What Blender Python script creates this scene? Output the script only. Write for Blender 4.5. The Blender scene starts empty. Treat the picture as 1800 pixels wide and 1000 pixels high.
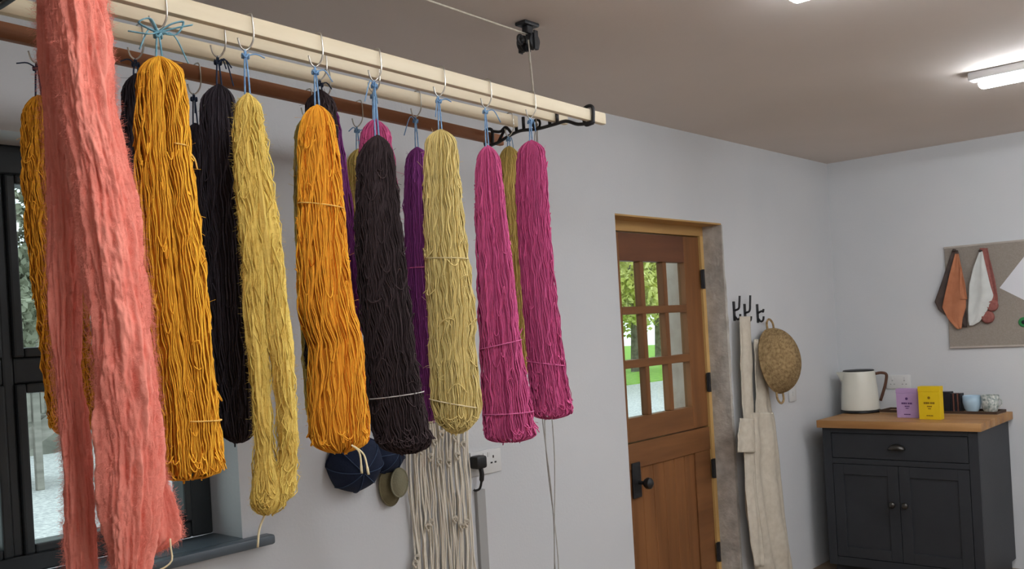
import bpy, bmesh, math, random
import numpy as np
from mathutils import Vector, Matrix, noise

# ------------------------------------------------------------------ camera, world, lamps, exposure
F_PX, CX, CY = 1650.0, 900.0, 582.0
ROLL, TH, EYE = math.radians(3.3), math.radians(41.7), 1.53
FW = np.array([math.cos(TH), math.sin(TH), 0.0])
RT = np.array([math.sin(TH), -math.cos(TH), 0.0])
UP = np.array([0.0, 0.0, 1.0])
EYEP = np.array([0.0, 0.0, EYE])
scn = bpy.context.scene
col = scn.collection

cd = bpy.data.cameras.new('camera')
cam = bpy.data.objects.new('camera', cd)
col.objects.link(cam)
cd.sensor_width = 36.0
cd.lens = 36.0 * F_PX / 1800.0
cd.shift_y = (CY - 500.0) / 1800.0
cd.shift_x = 0.0
cd.clip_start = 0.02
_r = RT * math.cos(ROLL) - UP * math.sin(ROLL)
_u = RT * math.sin(ROLL) + UP * math.cos(ROLL)
_m = Matrix(((_r[0], _u[0], -FW[0], 0), (_r[1], _u[1], -FW[1], 0), (_r[2], _u[2], -FW[2], EYE), (0, 0, 0, 1)))
cam.matrix_world = _m
scn.camera = cam

world = bpy.data.worlds.new('overcast_sky')
scn.world = world
world.use_nodes = True
wn = world.node_tree.nodes
wn['Background'].inputs[0].default_value = (0.86, 0.93, 1.0, 1)
wn['Background'].inputs[1].default_value = 1.9
scn.view_settings.view_transform = 'Standard'
scn.view_settings.look = 'None'
scn.view_settings.gamma = 1.0
scn.view_settings.use_curve_mapping = False
scn.view_settings.exposure = 0.0
LAMP = 58.0          # strength of the ceiling battens

# ------------------------------------------------------------------ room numbers (metres)
WALL_Y, WALL_X, CEIL = 2.467, 5.91, 2.49
LEFT_X, FRONT_Y = -2.2, -3.2
THICK = 0.40


def ray(x, y):
    dx, dy = x - CX, y - CY
    h = dx * math.cos(ROLL) - dy * math.sin(ROLL)
    v = dx * math.sin(ROLL) + dy * math.cos(ROLL)
    return FW + RT * (h / F_PX) - UP * (v / F_PX)


def on(x, y, axis, val):
    r = ray(x, y)
    return EYEP + r * ((val - EYEP[axis]) / r[axis])


def on_plane(x, y, p, n):
    r = ray(x, y)
    return EYEP + r * (np.dot(np.asarray(p) - EYEP, n) / np.dot(r, n))


# ------------------------------------------------------------------ materials
def lin(c):
    out = []
    for v in c[:3]:
        v = v / 255.0
        out.append(v / 12.92 if v <= 0.04045 else ((v + 0.055) / 1.055) ** 2.4)
    return tuple(out) + (1.0,)


def new_mat(name):
    m = bpy.data.materials.new(name)
    m.use_nodes = True
    return m, m.node_tree.nodes, m.node_tree.links, m.node_tree.nodes['Principled BSDF']


def mat_noise(name, c1, c2, scale=8.0, rough=0.8, bump=0.0, bscale=60.0, stretch=(1, 1, 1), metallic=0.0, spec=0.3, detail=5.0):
    m, n, l, b = new_mat(name)
    tc = n.new('ShaderNodeTexCoord'); mp = n.new('ShaderNodeMapping')
    mp.inputs['Scale'].default_value = stretch
    l.new(tc.outputs['Object'], mp.inputs[0])
    nz = n.new('ShaderNodeTexNoise'); nz.inputs['Scale'].default_value = scale; nz.inputs['Detail'].default_value = detail
    l.new(mp.outputs[0], nz.inputs['Vector'])
    rp = n.new('ShaderNodeValToRGB')
    rp.color_ramp.elements[0].position = 0.3; rp.color_ramp.elements[1].position = 0.7
    rp.color_ramp.elements[0].color = lin(c1); rp.color_ramp.elements[1].color = lin(c2)
    l.new(nz.outputs[0], rp.inputs[0]); l.new(rp.outputs[0], b.inputs['Base Color'])
    b.inputs['Roughness'].default_value = rough; b.inputs['Metallic'].default_value = metallic
    b.inputs['Specular IOR Level'].default_value = spec
    if bump:
        n2 = n.new('ShaderNodeTexNoise'); n2.inputs['Scale'].default_value = bscale; n2.inputs['Detail'].default_value = 6
        l.new(mp.outputs[0], n2.inputs['Vector'])
        bp = n.new('ShaderNodeBump'); bp.inputs['Strength'].default_value = bump; bp.inputs['Distance'].default_value = 0.01
        l.new(n2.outputs[0], bp.inputs['Height']); l.new(bp.outputs[0], b.inputs['Normal'])
    return m


def mat_wood(name, c1, c2, axis=0, scale=1.0, rough=0.6, bump=0.15):
    st = [14 * scale] * 3; st[axis] = 1.2 * scale
    return mat_noise(name, c1, c2, 1.6, rough, bump, 4.0, tuple(st), detail=8.0)


def mat_emit(name, c, s):
    m, n, l, b = new_mat(name)
    b.inputs['Base Color'].default_value = lin(c)
    b.inputs['Emission Color'].default_value = lin(c); b.inputs['Emission Strength'].default_value = s
    return m


def mat_glass(name, tint=(240, 248, 245)):
    m, n, l, b = new_mat(name)
    n.remove(b)
    out = n['Material Output']
    tr = n.new('ShaderNodeBsdfTransparent'); tr.inputs[0].default_value = lin(tint)
    gl = n.new('ShaderNodeBsdfGlossy'); gl.inputs['Roughness'].default_value = 0.03
    mx = n.new('ShaderNodeMixShader')
    mx.inputs[0].default_value = 0.05; l.new(tr.outputs[0], mx.inputs[1]); l.new(gl.outputs[0], mx.inputs[2])
    l.new(mx.outputs[0], out.inputs['Surface'])
    return m


def mat_yarn(name, c, dark=0.55, light=1.25, rough=0.95, sheen=0.25, hue=None, bump=0.0):
    """dyed wool: tone attribute varies the dye by strand and paints shade into inner wool"""
    m, n, l, b = new_mat(name)
    at = n.new('ShaderNodeAttribute'); at.attribute_name = 'tone'
    rp = n.new('ShaderNodeValToRGB')
    base = lin(c)
    d = lin(hue) if hue else tuple(v * dark for v in base[:3]) + (1,)
    rp.color_ramp.elements[0].color = d
    rp.color_ramp.elements[1].color = tuple(min(1, v * light) for v in base[:3]) + (1,)
    e = rp.color_ramp.elements.new(0.45); e.color = base
    l.new(at.outputs['Fac'], rp.inputs[0]); l.new(rp.outputs[0], b.inputs['Base Color'])
    b.inputs['Roughness'].default_value = rough
    b.inputs['Specular IOR Level'].default_value = 0.1
    b.inputs['Sheen Weight'].default_value = sheen
    b.inputs['Sheen Tint'].default_value = base
    if bump:
        tc = n.new('ShaderNodeTexCoord'); n2 = n.new('ShaderNodeTexNoise')
        n2.inputs['Scale'].default_value = 170; n2.inputs['Detail'].default_value = 8; n2.inputs['Roughness'].default_value = .7
        l.new(tc.outputs['Object'], n2.inputs['Vector'])
        bp = n.new('ShaderNodeBump'); bp.inputs['Strength'].default_value = bump; bp.inputs['Distance'].default_value = 0.006
        l.new(n2.outputs[0], bp.inputs['Height']); l.new(bp.outputs[0], b.inputs['Normal'])
    return m


M = {}
M['wall'] = mat_noise('wall_paint', (206, 208, 210), (212, 213, 214), 2.0, 0.9, 0.08, 90)
M['ceiling'] = mat_noise('ceiling_paint', (216, 206, 198), (222, 212, 204), 1.5, 0.9, 0.05, 70)
M['floor'] = mat_wood('floor_boards_wood', (132, 112, 92), (158, 138, 116), 1, 0.8)
M['pine'] = mat_wood('pine', (222, 206, 174), (236, 222, 194), 0, 1.0, 0.6, 0.1)
M['pine_y'] = mat_wood('pine_end', (214, 190, 150), (232, 213, 178), 0, 1.0)
M['brown_wood'] = mat_wood('stained_lath', (128, 80, 50), (156, 104, 70), 0, 1.0)
M['iron'] = mat_noise('black_iron', (22, 22, 24), (34, 34, 36), 30, 0.45, 0.1, 120, spec=0.5)
M['wire'] = mat_noise('steel_wire', (190, 186, 176), (225, 220, 210), 20, 0.3, metallic=0.85)
M['cord'] = mat_noise('cream_cord', (196, 186, 168), (222, 214, 198), 60, 0.9, 0.2, 300)
M['cord_grey'] = mat_noise('pale_cord', (168, 164, 156), (190, 186, 178), 60, 0.9, 0.2, 300)
M['blue'] = mat_noise('blue_cord', (104, 142, 184), (150, 184, 214), 60, 0.9, 0.2, 300)
M['teal'] = mat_noise('teal_ribbon', (90, 140, 156), (136, 180, 192), 60, 0.8)
M['navy_cord'] = mat_noise('navy_cord', (36, 44, 62), (60, 74, 100), 60, 0.9)
M['anthracite'] = mat_noise('anthracite_frame', (44, 48, 50), (52, 56, 58), 10, 0.4, spec=0.4)
M['glass'] = mat_glass('window_glass')
M['sill'] = mat_noise('sill_paint', (74, 84, 92), (88, 98, 106), 6, 0.35, spec=0.5)
M['oak'] = mat_wood('oak_door', (112, 72, 40), (140, 93, 54), 2, 0.7, 0.5)
M['oak_h'] = mat_wood('oak_door_rail', (108, 70, 40), (136, 91, 54), 0, 0.7, 0.5)
M['oak_dark'] = mat_wood('oak_top_rail', (98, 60, 40), (120, 76, 50), 0, 0.7, 0.5)
M['frame_pine'] = mat_wood('door_frame_pine', (186, 146, 84), (212, 174, 112), 2, 0.7)
M['frame_pine_h'] = mat_wood('door_head_pine', (170, 130, 78), (200, 160, 100), 0, 0.7)
M['concrete'] = mat_noise('bare_render', (164, 158, 149), (206, 201, 192), 14, 0.95, 0.8, 40)
M['stone'] = mat_noise('stone_wall', (176, 160, 148), (206, 192, 182), 4, 0.95, 0.6, 20)
M['linen'] = mat_noise('linen', (200, 190, 172), (214, 205, 188), 30, 0.95, 0.25, 400)
M['straw'] = mat_noise('seagrass', (132, 106, 70), (188, 160, 116), 60, 0.9, 0.6, 160)
M['charcoal'] = mat_noise('charcoal_paint', (44, 46, 50), (50, 52, 56), 5, 0.5, 0.05, 60)
M['worktop'] = mat_wood('worktop_wood', (150, 104, 58), (190, 146, 96), 1, 0.6, 0.5)
M['pewter'] = mat_noise('pewter', (70, 68, 66), (100, 98, 94), 30, 0.3, metallic=0.9)
M['white_plastic'] = mat_noise('white_plastic', (214, 214, 212), (220, 220, 218), 5, 0.4, spec=0.5)
M['grey_plastic'] = mat_noise('grey_trunking', (160, 160, 158), (170, 170, 168), 5, 0.5)
M['cream_enamel'] = mat_noise('cream_enamel', (222, 220, 206), (228, 226, 212), 5, 0.3, spec=0.5)
M['black_plastic'] = mat_noise('black_plastic', (16, 16, 17), (24, 24, 25), 10, 0.4, spec=0.5)
M['walnut'] = mat_wood('walnut_handle', (74, 48, 36), (98, 66, 50), 2, 2.0)
M['hessian'] = mat_noise('pinboard_hessian', (148, 138, 128), (158, 149, 139), 120, 0.95, 0.3, 500)
M['navy'] = mat_noise('navy_cloth', (20, 30, 52), (30, 42, 68), 20, 0.8, 0.2, 300)
M['navy_seam'] = mat_noise('navy_piping', (58, 76, 104), (74, 92, 120), 20, 0.8)
M['olive'] = mat_noise('olive_cloth', (100, 92, 66), (120, 112, 84), 20, 0.9, 0.2, 300)
M['olive_pale'] = mat_noise('pale_olive_cloth', (126, 122, 98), (142, 138, 114), 20, 0.9, 0.2, 300)
M['terracotta'] = mat_noise('terracotta_cloth', (176, 112, 80), (190, 126, 92), 20, 0.9, 0.2, 300)
M['dark_cloth'] = mat_noise('brown_black_cloth', (70, 60, 56), (90, 76, 70), 20, 0.9, 0.2, 300)
M['white_cloth'] = mat_noise('white_cloth', (206, 208, 204), (218, 220, 216), 20, 0.9, 0.2, 300)
M['rose_cloth'] = mat_noise('dusty_rose_knit', (146, 88, 82), (166, 106, 98), 60, 0.95, 0.5, 250)
M['paper'] = mat_noise('white_paper', (222, 222, 226), (228, 228, 232), 5, 0.8)
M['green_badge'] = mat_noise('green_badge', (40, 120, 66), (70, 150, 90), 12, 0.5)
M['lilac'] = mat_noise('lilac_card', (184, 152, 196), (192, 160, 204), 10, 0.6)
M['lilac_d'] = mat_noise('lilac_print', (90, 56, 110), (100, 66, 120), 10, 0.6)
M['yellow_card'] = mat_noise('yellow_card', (222, 186, 16), (230, 196, 28), 10, 0.6)
M['yellow_d'] = mat_noise('yellow_print', (130, 96, 8), (146, 110, 16), 10, 0.6)
M['black_card'] = mat_noise('black_card', (26, 28, 34), (36, 36, 40), 10, 0.5)
M['brown_card'] = mat_noise('brown_card', (92, 58, 50), (110, 72, 62), 10, 0.6)
M['pale_blue'] = mat_noise('pale_blue_glaze', (168, 196, 214), (180, 206, 222), 10, 0.25, spec=0.5)
M['glaze_white'] = mat_noise('patterned_glaze', (92, 112, 108), (226, 226, 218), 70, 0.3, spec=0.5)
M['tray'] = mat_wood('tray_wood', (156, 128, 96), (186, 158, 124), 1, 1.0)
M['tray_dark'] = mat_wood('dark_tray', (60, 44, 34), (80, 60, 46), 1, 1.0)
M['lamp_body'] = mat_noise('lamp_body', (206, 204, 202), (212, 210, 208), 5, 0.5)
M['lamp'] = mat_emit('lamp_diffuser', (244, 249, 255), LAMP)
M['gravel'] = mat_noise('gravel', (168, 168, 172), (232, 230, 228), 22, 0.95, 0.6, 60)
M['lawn'] = mat_noise('lawn', (120, 168, 62), (160, 200, 90), 6, 0.95, 0.5, 60)
M['bank'] = mat_noise('stony_bank', (86, 86, 78), (160, 158, 146), 1.2, 0.95, 0.5, 6)
M['deck'] = mat_wood('weathered_wood', (124, 120, 112), (160, 155, 146), 0, 0.6)
M['bark'] = mat_noise('bark', (92, 84, 74), (140, 130, 118), 8, 0.95, 0.6, 30)
M['leaf_y'] = mat_noise('leaf_yellow_green', (186, 190, 84), (240, 238, 160), 1.5, 0.8)
M['leaf_g'] = mat_noise('leaf_grey_green', (108, 112, 92), (176, 178, 156), 1.5, 0.8)


# ------------------------------------------------------------------ mesh helpers
def link(name, verts, faces, m, parent=None, smooth=False):
    me = bpy.data.meshes.new(name)
    me.from_pydata([tuple(v) for v in verts], [], faces)
    me.validate(); me.update()
    if m: me.materials.append(m)
    if smooth: me.polygons.foreach_set('use_smooth', [True] * len(me.polygons))
    o = bpy.data.objects.new(name, me)
    col.objects.link(o)
    if parent is not None:
        o.parent = parent
        o.matrix_parent_inverse = Matrix.Translation(-parent.location)
    return o


class MB:
    def __init__(s): s.v = []; s.f = []

    def add(s, v, f):
        k = len(s.v); s.v += [tuple(p) for p in v]; s.f += [tuple(i + k for i in q) for q in f]; return s

    def box(s, a, b, bev=0.0):
        bm = bmesh.new()
        bmesh.ops.create_cube(bm, size=1)
        for v in bm.verts:
            v.co = Vector(((a[i] + b[i]) / 2 + v.co[i] * abs(b[i] - a[i]) for i in range(3)))
        if bev: bmesh.ops.bevel(bm, geom=bm.edges[:], offset=bev, segments=2, affect='EDGES', profile=0.5)
        bm.verts.index_update()
        s.add([v.co[:] for v in bm.verts], [[v.index for v in f.verts] for f in bm.faces]); bm.free(); return s

    def obox(s, c, ax, half, bev=0.0):
        """box on axes ax (3 unit vectors)"""
        k = MB().box((-half[0], -half[1], -half[2]), half, bev)
        A = np.array(ax)
        return s.add([tuple(np.asarray(c) + np.asarray(v) @ A) for v in k.v], k.f)

    def tube(s, pts, r, n=8, cap=True, flat=None):
        pts = np.asarray(pts, float); L = len(pts)
        r = np.full(L, r) if np.isscalar(r) else np.asarray(r, float)
        t = np.gradient(pts, axis=0); t /= (np.linalg.norm(t, axis=1)[:, None] + 1e-12)
        a = np.array([0, 0, 1.0]) if abs(t[0][2]) < 0.9 else np.array([1.0, 0, 0])
        nrm = np.cross(t[0], a); nrm /= np.linalg.norm(nrm)
        vs = []
        for i in range(L):
            nrm = nrm - t[i] * np.dot(nrm, t[i]); nrm /= np.linalg.norm(nrm) + 1e-12
            b = np.cross(t[i], nrm)
            for k in range(n):
                an = 2 * math.pi * k / n
                vs.append(pts[i] + r[i] * (math.cos(an) * nrm + math.sin(an) * b * (flat or 1)))
        fs = [(i * n + k, i * n + (k + 1) % n, (i + 1) * n + (k + 1) % n, (i + 1) * n + k) for i in range(L - 1) for k in range(n)]
        if cap: fs += [tuple(range(n))[::-1], tuple(range((L - 1) * n, L * n))]
        return s.add(vs, fs)

    def lathe(s, c, prof, n=32, ax=None):
        A = np.eye(3) if ax is None else np.array(ax)
        vs = [np.asarray(c) + np.array([r * math.cos(2 * math.pi * k / n), r * math.sin(2 * math.pi * k / n), z]) @ A for r, z in prof for k in range(n)]
        L = len(prof)
        fs = [(i * n + k, i * n + (k + 1) % n, (i + 1) * n + (k + 1) % n, (i + 1) * n + k) for i in range(L - 1) for k in range(n)]
        if prof[0][0] > 0: fs.append(tuple(range(n))[::-1])
        if prof[-1][0] > 0: fs.append(tuple(range((L - 1) * n, L * n)))
        return s.add(vs, fs)

    def prism(s, poly, off):
        k = len(poly); off = np.asarray(off)
        v = [np.asarray(p) for p in poly] + [np.asarray(p) + off for p in poly]
        return s.add(v, [tuple(range(k))[::-1], tuple(range(k, 2 * k))] + [(i, (i + 1) % k, k + (i + 1) % k, k + i) for i in range(k)])

    def build(s, name, m, parent=None, smooth=False):
        return link(name, s.v, s.f, m, parent, smooth)


def smooth_by_angle(o, deg=40):
    me = o.data
    me.polygons.foreach_set('use_smooth', [True] * len(me.polygons))
    me.set_sharp_from_angle(angle=math.radians(deg))
    return o


def tag(o, label=None, cat=None, group=None, kind=None):
    if label: o['label'] = label
    if cat: o['category'] = cat
    if group: o['group'] = group
    if kind: o['kind'] = kind
    return o


def empty(name, loc, label=None, cat=None, group=None, kind=None):
    o = bpy.data.objects.new(name, None)
    o.empty_display_size = 0.05
    col.objects.link(o)
    o.location = tuple(float(v) for v in loc)
    return tag(o, label, cat, group, kind)


def spline(pts, n=24):
    """Catmull-Rom through the points"""
    P = [np.asarray(p, float) for p in pts]
    P = [2 * P[0] - P[1]] + P + [2 * P[-1] - P[-2]]
    out = []
    seg = len(P) - 3
    for i in range(seg):
        a, b, c, d = P[i:i + 4]
        k = max(2, n // seg)
        for j in range(k):
            t = j / k
            out.append(0.5 * (2 * b + (c - a) * t + (2 * a - 5 * b + 4 * c - d) * t * t + (3 * b - a - 3 * c + d) * t ** 3))
    out.append(P[-2])
    return np.array(out)


# ------------------------------------------------------------------ the setting
WIN = dict(x0=-0.05, x1=1.52, z0=0.965, z1=2.10)
DOOR = dict(x0=3.515, x1=4.487, z1=2.03)
OUT_Y = WALL_Y + THICK
GZ = -0.15
ground = MB().box((LEFT_X - .3, FRONT_Y - .3, -0.12), (WALL_X + .3, OUT_Y, 0)).build('floor', M['floor'])
tag(ground, 'brown wooden floor', 'floor', kind='structure')
c = MB().box((LEFT_X - .3, FRONT_Y - .3, CEIL), (WALL_X + .3, OUT_Y, CEIL + .15)).build('ceiling', M['ceiling'])
tag(c, 'plain pale ceiling above the room', 'ceiling', kind='structure')
w = MB()
xs = [LEFT_X - .3, WIN['x0'], WIN['x1'], DOOR['x0'], DOOR['x1'], WALL_X + .3]
w.box((xs[0], WALL_Y, 0), (xs[1], OUT_Y, CEIL))
w.box((xs[1], WALL_Y, 0), (xs[2], OUT_Y, WIN['z0'] - .03)).box((xs[1], WALL_Y, WIN['z1']), (xs[2], OUT_Y, CEIL))
w.box((xs[2], WALL_Y, 0), (xs[3], OUT_Y, CEIL)).box((xs[3], WALL_Y, DOOR['z1'] + .008), (xs[4], OUT_Y, CEIL)).box((xs[4], WALL_Y, 0), (xs[5], OUT_Y, CEIL))
tag(w.build('wall_back', M['wall']), 'white painted wall with the window and the stable door', 'wall', kind='structure')
tag(MB().box((WALL_X, FRONT_Y - .3, 0), (WALL_X + .3, WALL_Y, CEIL)).build('wall_right', M['wall']), 'white painted end wall behind the charcoal cabinet', 'wall', kind='structure')
tag(MB().box((LEFT_X - .3, FRONT_Y - .3, 0), (LEFT_X, WALL_Y, CEIL)).build('wall_left', M['wall']), 'white painted wall out of view on the left', 'wall', kind='structure')
tag(MB().box((LEFT_X, FRONT_Y - .3, 0), (WALL_X, FRONT_Y, CEIL)).build('wall_front', M['wall']), 'white painted wall behind the camera', 'wall', kind='structure')

# window: fixed frame set back in its reveal, mullion, transom, panes, sill board
FY0, FY1 = WALL_Y + 0.16, WALL_Y + 0.23
win = empty('window_1', ((WIN['x0'] + WIN['x1']) / 2, FY0, WIN['z0']), 'anthracite casement window with small upper lights at the far left', 'window', kind='structure')
fr = MB()
fr.box((WIN['x1'] - .07, FY0, WIN['z0']), (WIN['x1'], FY1, WIN['z1']), .006).box((WIN['x0'], FY0, WIN['z0']), (WIN['x0'] + .07, FY1, WIN['z1']), .006)
fr.box((WIN['x0'] + .07, FY0, WIN['z1'] - .08), (WIN['x1'] - .07, FY1, WIN['z1']), .006).box((WIN['x0'] + .07, FY0, WIN['z0']), (WIN['x1'] - .07, FY1, WIN['z0'] + .05), .006)
fr.build('window_frame', M['anthracite'], win)
mx = on(57, 850, 1, FY0 - .012)[0] - .040
colx = [(WIN['x0'] + .07, mx - .51), (mx - .47, mx - .014), (mx + .014, WIN['x1'] - .07)]
for xm in (mx, mx - .49):
    MB().box((xm - .014, FY0, WIN['z0'] + .05), (xm + .014, FY1, WIN['z1'] - .08), .006).build('mullion', M['anthracite'], win)
TZ = 1.50
for (a, b) in colx:
    MB().box((a, FY0, TZ - .035), (b, FY1, TZ + .035), .006).build('transom', M['anthracite'], win)
    for (z0, z1) in ((WIN['z0'] + .05, TZ - .035), (TZ + .035, WIN['z1'] - .08)):
        s = MB(); k = .026; g = FY0 - .012
        s.box((a, g, z0), (a + k, FY1 - .01, z1), .006).box((b - k, g, z0), (b, FY1 - .01, z1), .006)
        s.box((a + k, g, z0), (b - k, FY1 - .01, z0 + k), .006).box((a + k, g, z1 - k), (b - k, FY1 - .01, z1), .006)
        sash = s.build('sash', M['anthracite'], win)
        MB().box((a + k, FY0 + .02, z0 + k), (b - k, FY0 + .026, z1 - k)).build('glass_pane', M['glass'], sash)
SILL_T = WIN['z0']
sl = MB().box((WIN['x0'] - .06, WALL_Y - .045, SILL_T - .03), (WIN['x1'] + .085, WALL_Y, SILL_T), .008)
sl.box((WIN['x0'], WALL_Y - .001, SILL_T - .03), (WIN['x1'], FY0, SILL_T))
smooth_by_angle(sl.build('window_sill', M['sill'], win))

# door: stable door with nine panes in a pine frame, deep bare reveal
DY0, DY1 = WALL_Y + 0.118, WALL_Y + 0.163
dr = empty('door_1', ((DOOR['x0'] + DOOR['x1']) / 2, DY0, 0), 'brown oak stable door with nine panes in a bare reveal', 'door', kind='structure')
MB().box((DOOR['x0'], WALL_Y + .001, DOOR['z1']), (DOOR['x1'], OUT_Y, DOOR['z1'] + .008)).build('lintel_board', M['frame_pine_h'], dr)
jx1 = DOOR['x1'] - .012
MB().box((DOOR['x0'], DY0 - .01, DOOR['z1'] - .05), (jx1, DY1 + .05, DOOR['z1'])).build('frame_head', M['frame_pine_h'], dr)
MB().box((jx1 - .03, DY0 - .01, 0), (jx1, DY1 + .05, DOOR['z1'] - .05)).build('frame_jamb', M['frame_pine'], dr)
MB().box((DOOR['x0'], DY0 - .01, 0), (DOOR['x0'] + .03, DY1 + .05, DOOR['z1'] - .05)).build('frame_jamb', M['frame_pine'], dr)
lx0, lx1 = DOOR['x0'] + .034, jx1 - .034
zs = dict(top=on(1190, 415, 1, DY0)[2], g1=on(1190, 461, 1, DY0)[2], b1=on(1190, 536, 1, DY0)[2], b1b=on(1190, 549, 1, DY0)[2],
          b2=on(1190, 624, 1, DY0)[2], b2b=on(1190, 638, 1, DY0)[2], g3=on(1190, 720, 1, DY0)[2], sp=on(1190, 761, 1, DY0)[2])
zs['top'] = min(zs['top'], DOOR['z1'] - .054)
gx1 = on(1210, 585, 1, DY0)[0]
stile = lx1 - gx1
gx0 = lx0 + stile
up_ = MB()
up_.box((lx0, DY0, zs['sp'] + .003), (gx0, DY1, zs['top']), .003).box((gx1, DY0, zs['sp'] + .003), (lx1, DY1, zs['top']), .003)
leaf = up_.build('upper_leaf', M['oak'], dr)
MB().box((gx0, DY0, zs['g1']), (gx1, DY1, zs['top']), .002).build('top_rail', M['oak_dark'], leaf)
MB().box((gx0, DY0, zs['sp'] + .003), (gx1, DY1, zs['g3']), .002).build('bottom_rail', M['oak_h'], leaf)
bw = .034
pw = (gx1 - gx0 - 2 * bw) / 3
cols = [(gx0 + i * (pw + bw), gx0 + i * (pw + bw) + pw) for i in range(3)]
rows_ = [(zs['b1'], zs['g1']), (zs['b2'], zs['b1b']), (zs['g3'], zs['b2b'])]
for a, b in ((cols[0][1], cols[1][0]), (cols[1][1], cols[2][0])):
    MB().box((a, DY0 + .002, zs['g3']), (b, DY1 - .002, zs['g1']), .004).build('glazing_bar', M['oak'], leaf)
for za, zb in ((zs['b1'], zs['b1b']), (zs['b2'], zs['b2b'])):
    MB().box((gx0, DY0, min(za, zb)), (gx1, DY1, max(za, zb)), .004).build('glazing_bar', M['oak_h'], leaf)
for (z0, z1) in rows_:
    for (a, b) in cols:
        MB().box((a, DY1 - .016, z0), (b, DY1 - .011, z1)).build('glass_pane', M['glass'], leaf)
lo = MB().box((lx0, DY0 - .004, zs['sp'] - .125), (lx1, DY1, zs['sp'] - .003), .003)
lo.box((lx0, DY0, .01), (gx0, DY1, zs['sp'] - .125), .003).box((gx1, DY0, .01), (lx1, DY1, zs['sp'] - .125), .003)
lower = lo.build('lower_leaf', M['oak_h'], dr)
nb = 6
for i in range(nb):
    a = gx0 + (gx1 - gx0) * i / nb; b = gx0 + (gx1 - gx0) * (i + 1) / nb
    MB().box((a + .001, DY0 + .008, .01), (b - .001, DY1 - .006, zs['sp'] - .126), .004).build('board', M['oak'], lower)
for (px, py) in ((1232, 491), (1246, 671), (1256, 821), (1266, 966)):
    p = on(px, py, 1, DY0)
    hg = MB().box((lx1 - .012, DY0 - .016, p[2] - .05), (lx1 + .022, DY0 - .008, p[2] + .05), .002)
    hg.tube([(lx1 + .004, DY0 - .018, p[2] - .052), (lx1 + .004, DY0 - .018, p[2] + .052)], .008, 8)
    hg.build('hinge', M['iron'], dr)
p = on(1120, 843, 1, DY0)
pl = MB().box((p[0] - .05, DY0 - .012, p[2] - .085), (p[0] + .02, DY0 - .003, p[2] + .085), .004)
lk = pl.build('lock_plate', M['iron'], lower)
kp = on(1136, 848, 1, DY0 - .04)
kn = MB().lathe((p[0] + .0, DY0 - .01, kp[2]), [(.009, 0), (.009, .03), (.02, .036), (.028, .05), (.026, .066), (.014, .076), (0, .078)], 20, ((1, 0, 0), (0, 0, 1), (0, -1, 0)))
smooth_by_angle(kn.build('door_knob', M['iron'], lower))

# bare render on the hinge side of the reveal, with a ragged front edge
random.seed(3)
rv = []
rf = []
NZ = 60
for i in range(NZ + 1):
    z = DOOR['z1'] * i / NZ
    rag = .004 + .020 * max(0, noise.noise((0, 3.1, z * 5))) + .010 * random.random()
    if z > 1.75: rag = .002
    for (x, y) in ((jx1, OUT_Y), (jx1 + .001 * random.random(), DY0), (jx1, WALL_Y + .05), (jx1 + .001, WALL_Y - .004), (DOOR['x1'] + rag, WALL_Y - .004), (DOOR['x1'] + rag + .001, WALL_Y)):
        rv.append((x, y, z))
for i in range(NZ):
    for k in range(5):
        a = i * 6 + k
        rf.append((a, a + 1, a + 7, a + 6))
tag(link('trim_1', rv, rf, M['concrete']), 'bare grey render lining the right side of the doorway', 'trim', kind='structure')
# outer stone reveal beyond the door
tag(MB().box((jx1 - .008, DY1 + .05, 0.0), (jx1 - .001, OUT_Y - .002, DOOR['z1'] - .001)).build('trim_2', M['stone']), 'pale stone door jamb seen through the right panes', 'trim', kind='structure')

# ------------------------------------------------------------------ outdoors
gr = MB().box((-40, OUT_Y, GZ - .1), (60, 60, GZ)).build('gravel_yard', M['gravel'])
tag(gr, 'pale gravel yard outside the window and door', 'gravel', kind='structure')
lw = MB().prism([(11, 15.5, GZ), (60, 13, GZ), (60, 58, GZ), (4, 58, GZ)], (0, 0, .03)).build('lawn', M['lawn'])
tag(lw, 'green lawn beyond the gravel', 'lawn', kind='structure')
bv, bf = [], []
nx, ny = 40, 10
for i in range(nx + 1):
    for j in range(ny + 1):
        x = -14 + 27 * i / nx; y = 17 + 9 * j / ny
        z = GZ + .02 + 3.4 * (j / ny) ** 1.1 + (.5 * noise.noise((x * .8, y * .8, 0)) if j else -.05)
        bv.append((x, y, z))
for i in range(nx):
    for j in range(ny):
        a = i * (ny + 1) + j
        bf.append((a, a + ny + 1, a + ny + 2, a + 1))
tag(link('stony_bank', bv, bf, M['bank'], smooth=True), 'rough stony bank rising behind the outdoor steps', 'bank', kind='structure')


def leaves(rng, centers, rad, n, size):
    c_ = np.array(centers)
    k = rng.integers(0, len(c_), n)
    d = rng.normal(size=(n, 3)); d /= np.linalg.norm(d, axis=1)[:, None]
    p = c_[k] + d * (np.asarray(rad)[k] * rng.uniform(.35, 1, n) ** .5)[:, None]
    a = rng.normal(size=(n, 3)); a /= np.linalg.norm(a, axis=1)[:, None]
    b = np.cross(a, rng.normal(size=(n, 3))); b /= np.linalg.norm(b, axis=1)[:, None]
    s = size * rng.uniform(.6, 1.3, n)[:, None]
    V = np.stack([p - a * s, p + b * s * .5, p + a * s, p - b * s * .5], 1).reshape(-1, 3)
    return V, [(4 * i, 4 * i + 1, 4 * i + 2, 4 * i + 3) for i in range(n)]


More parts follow.
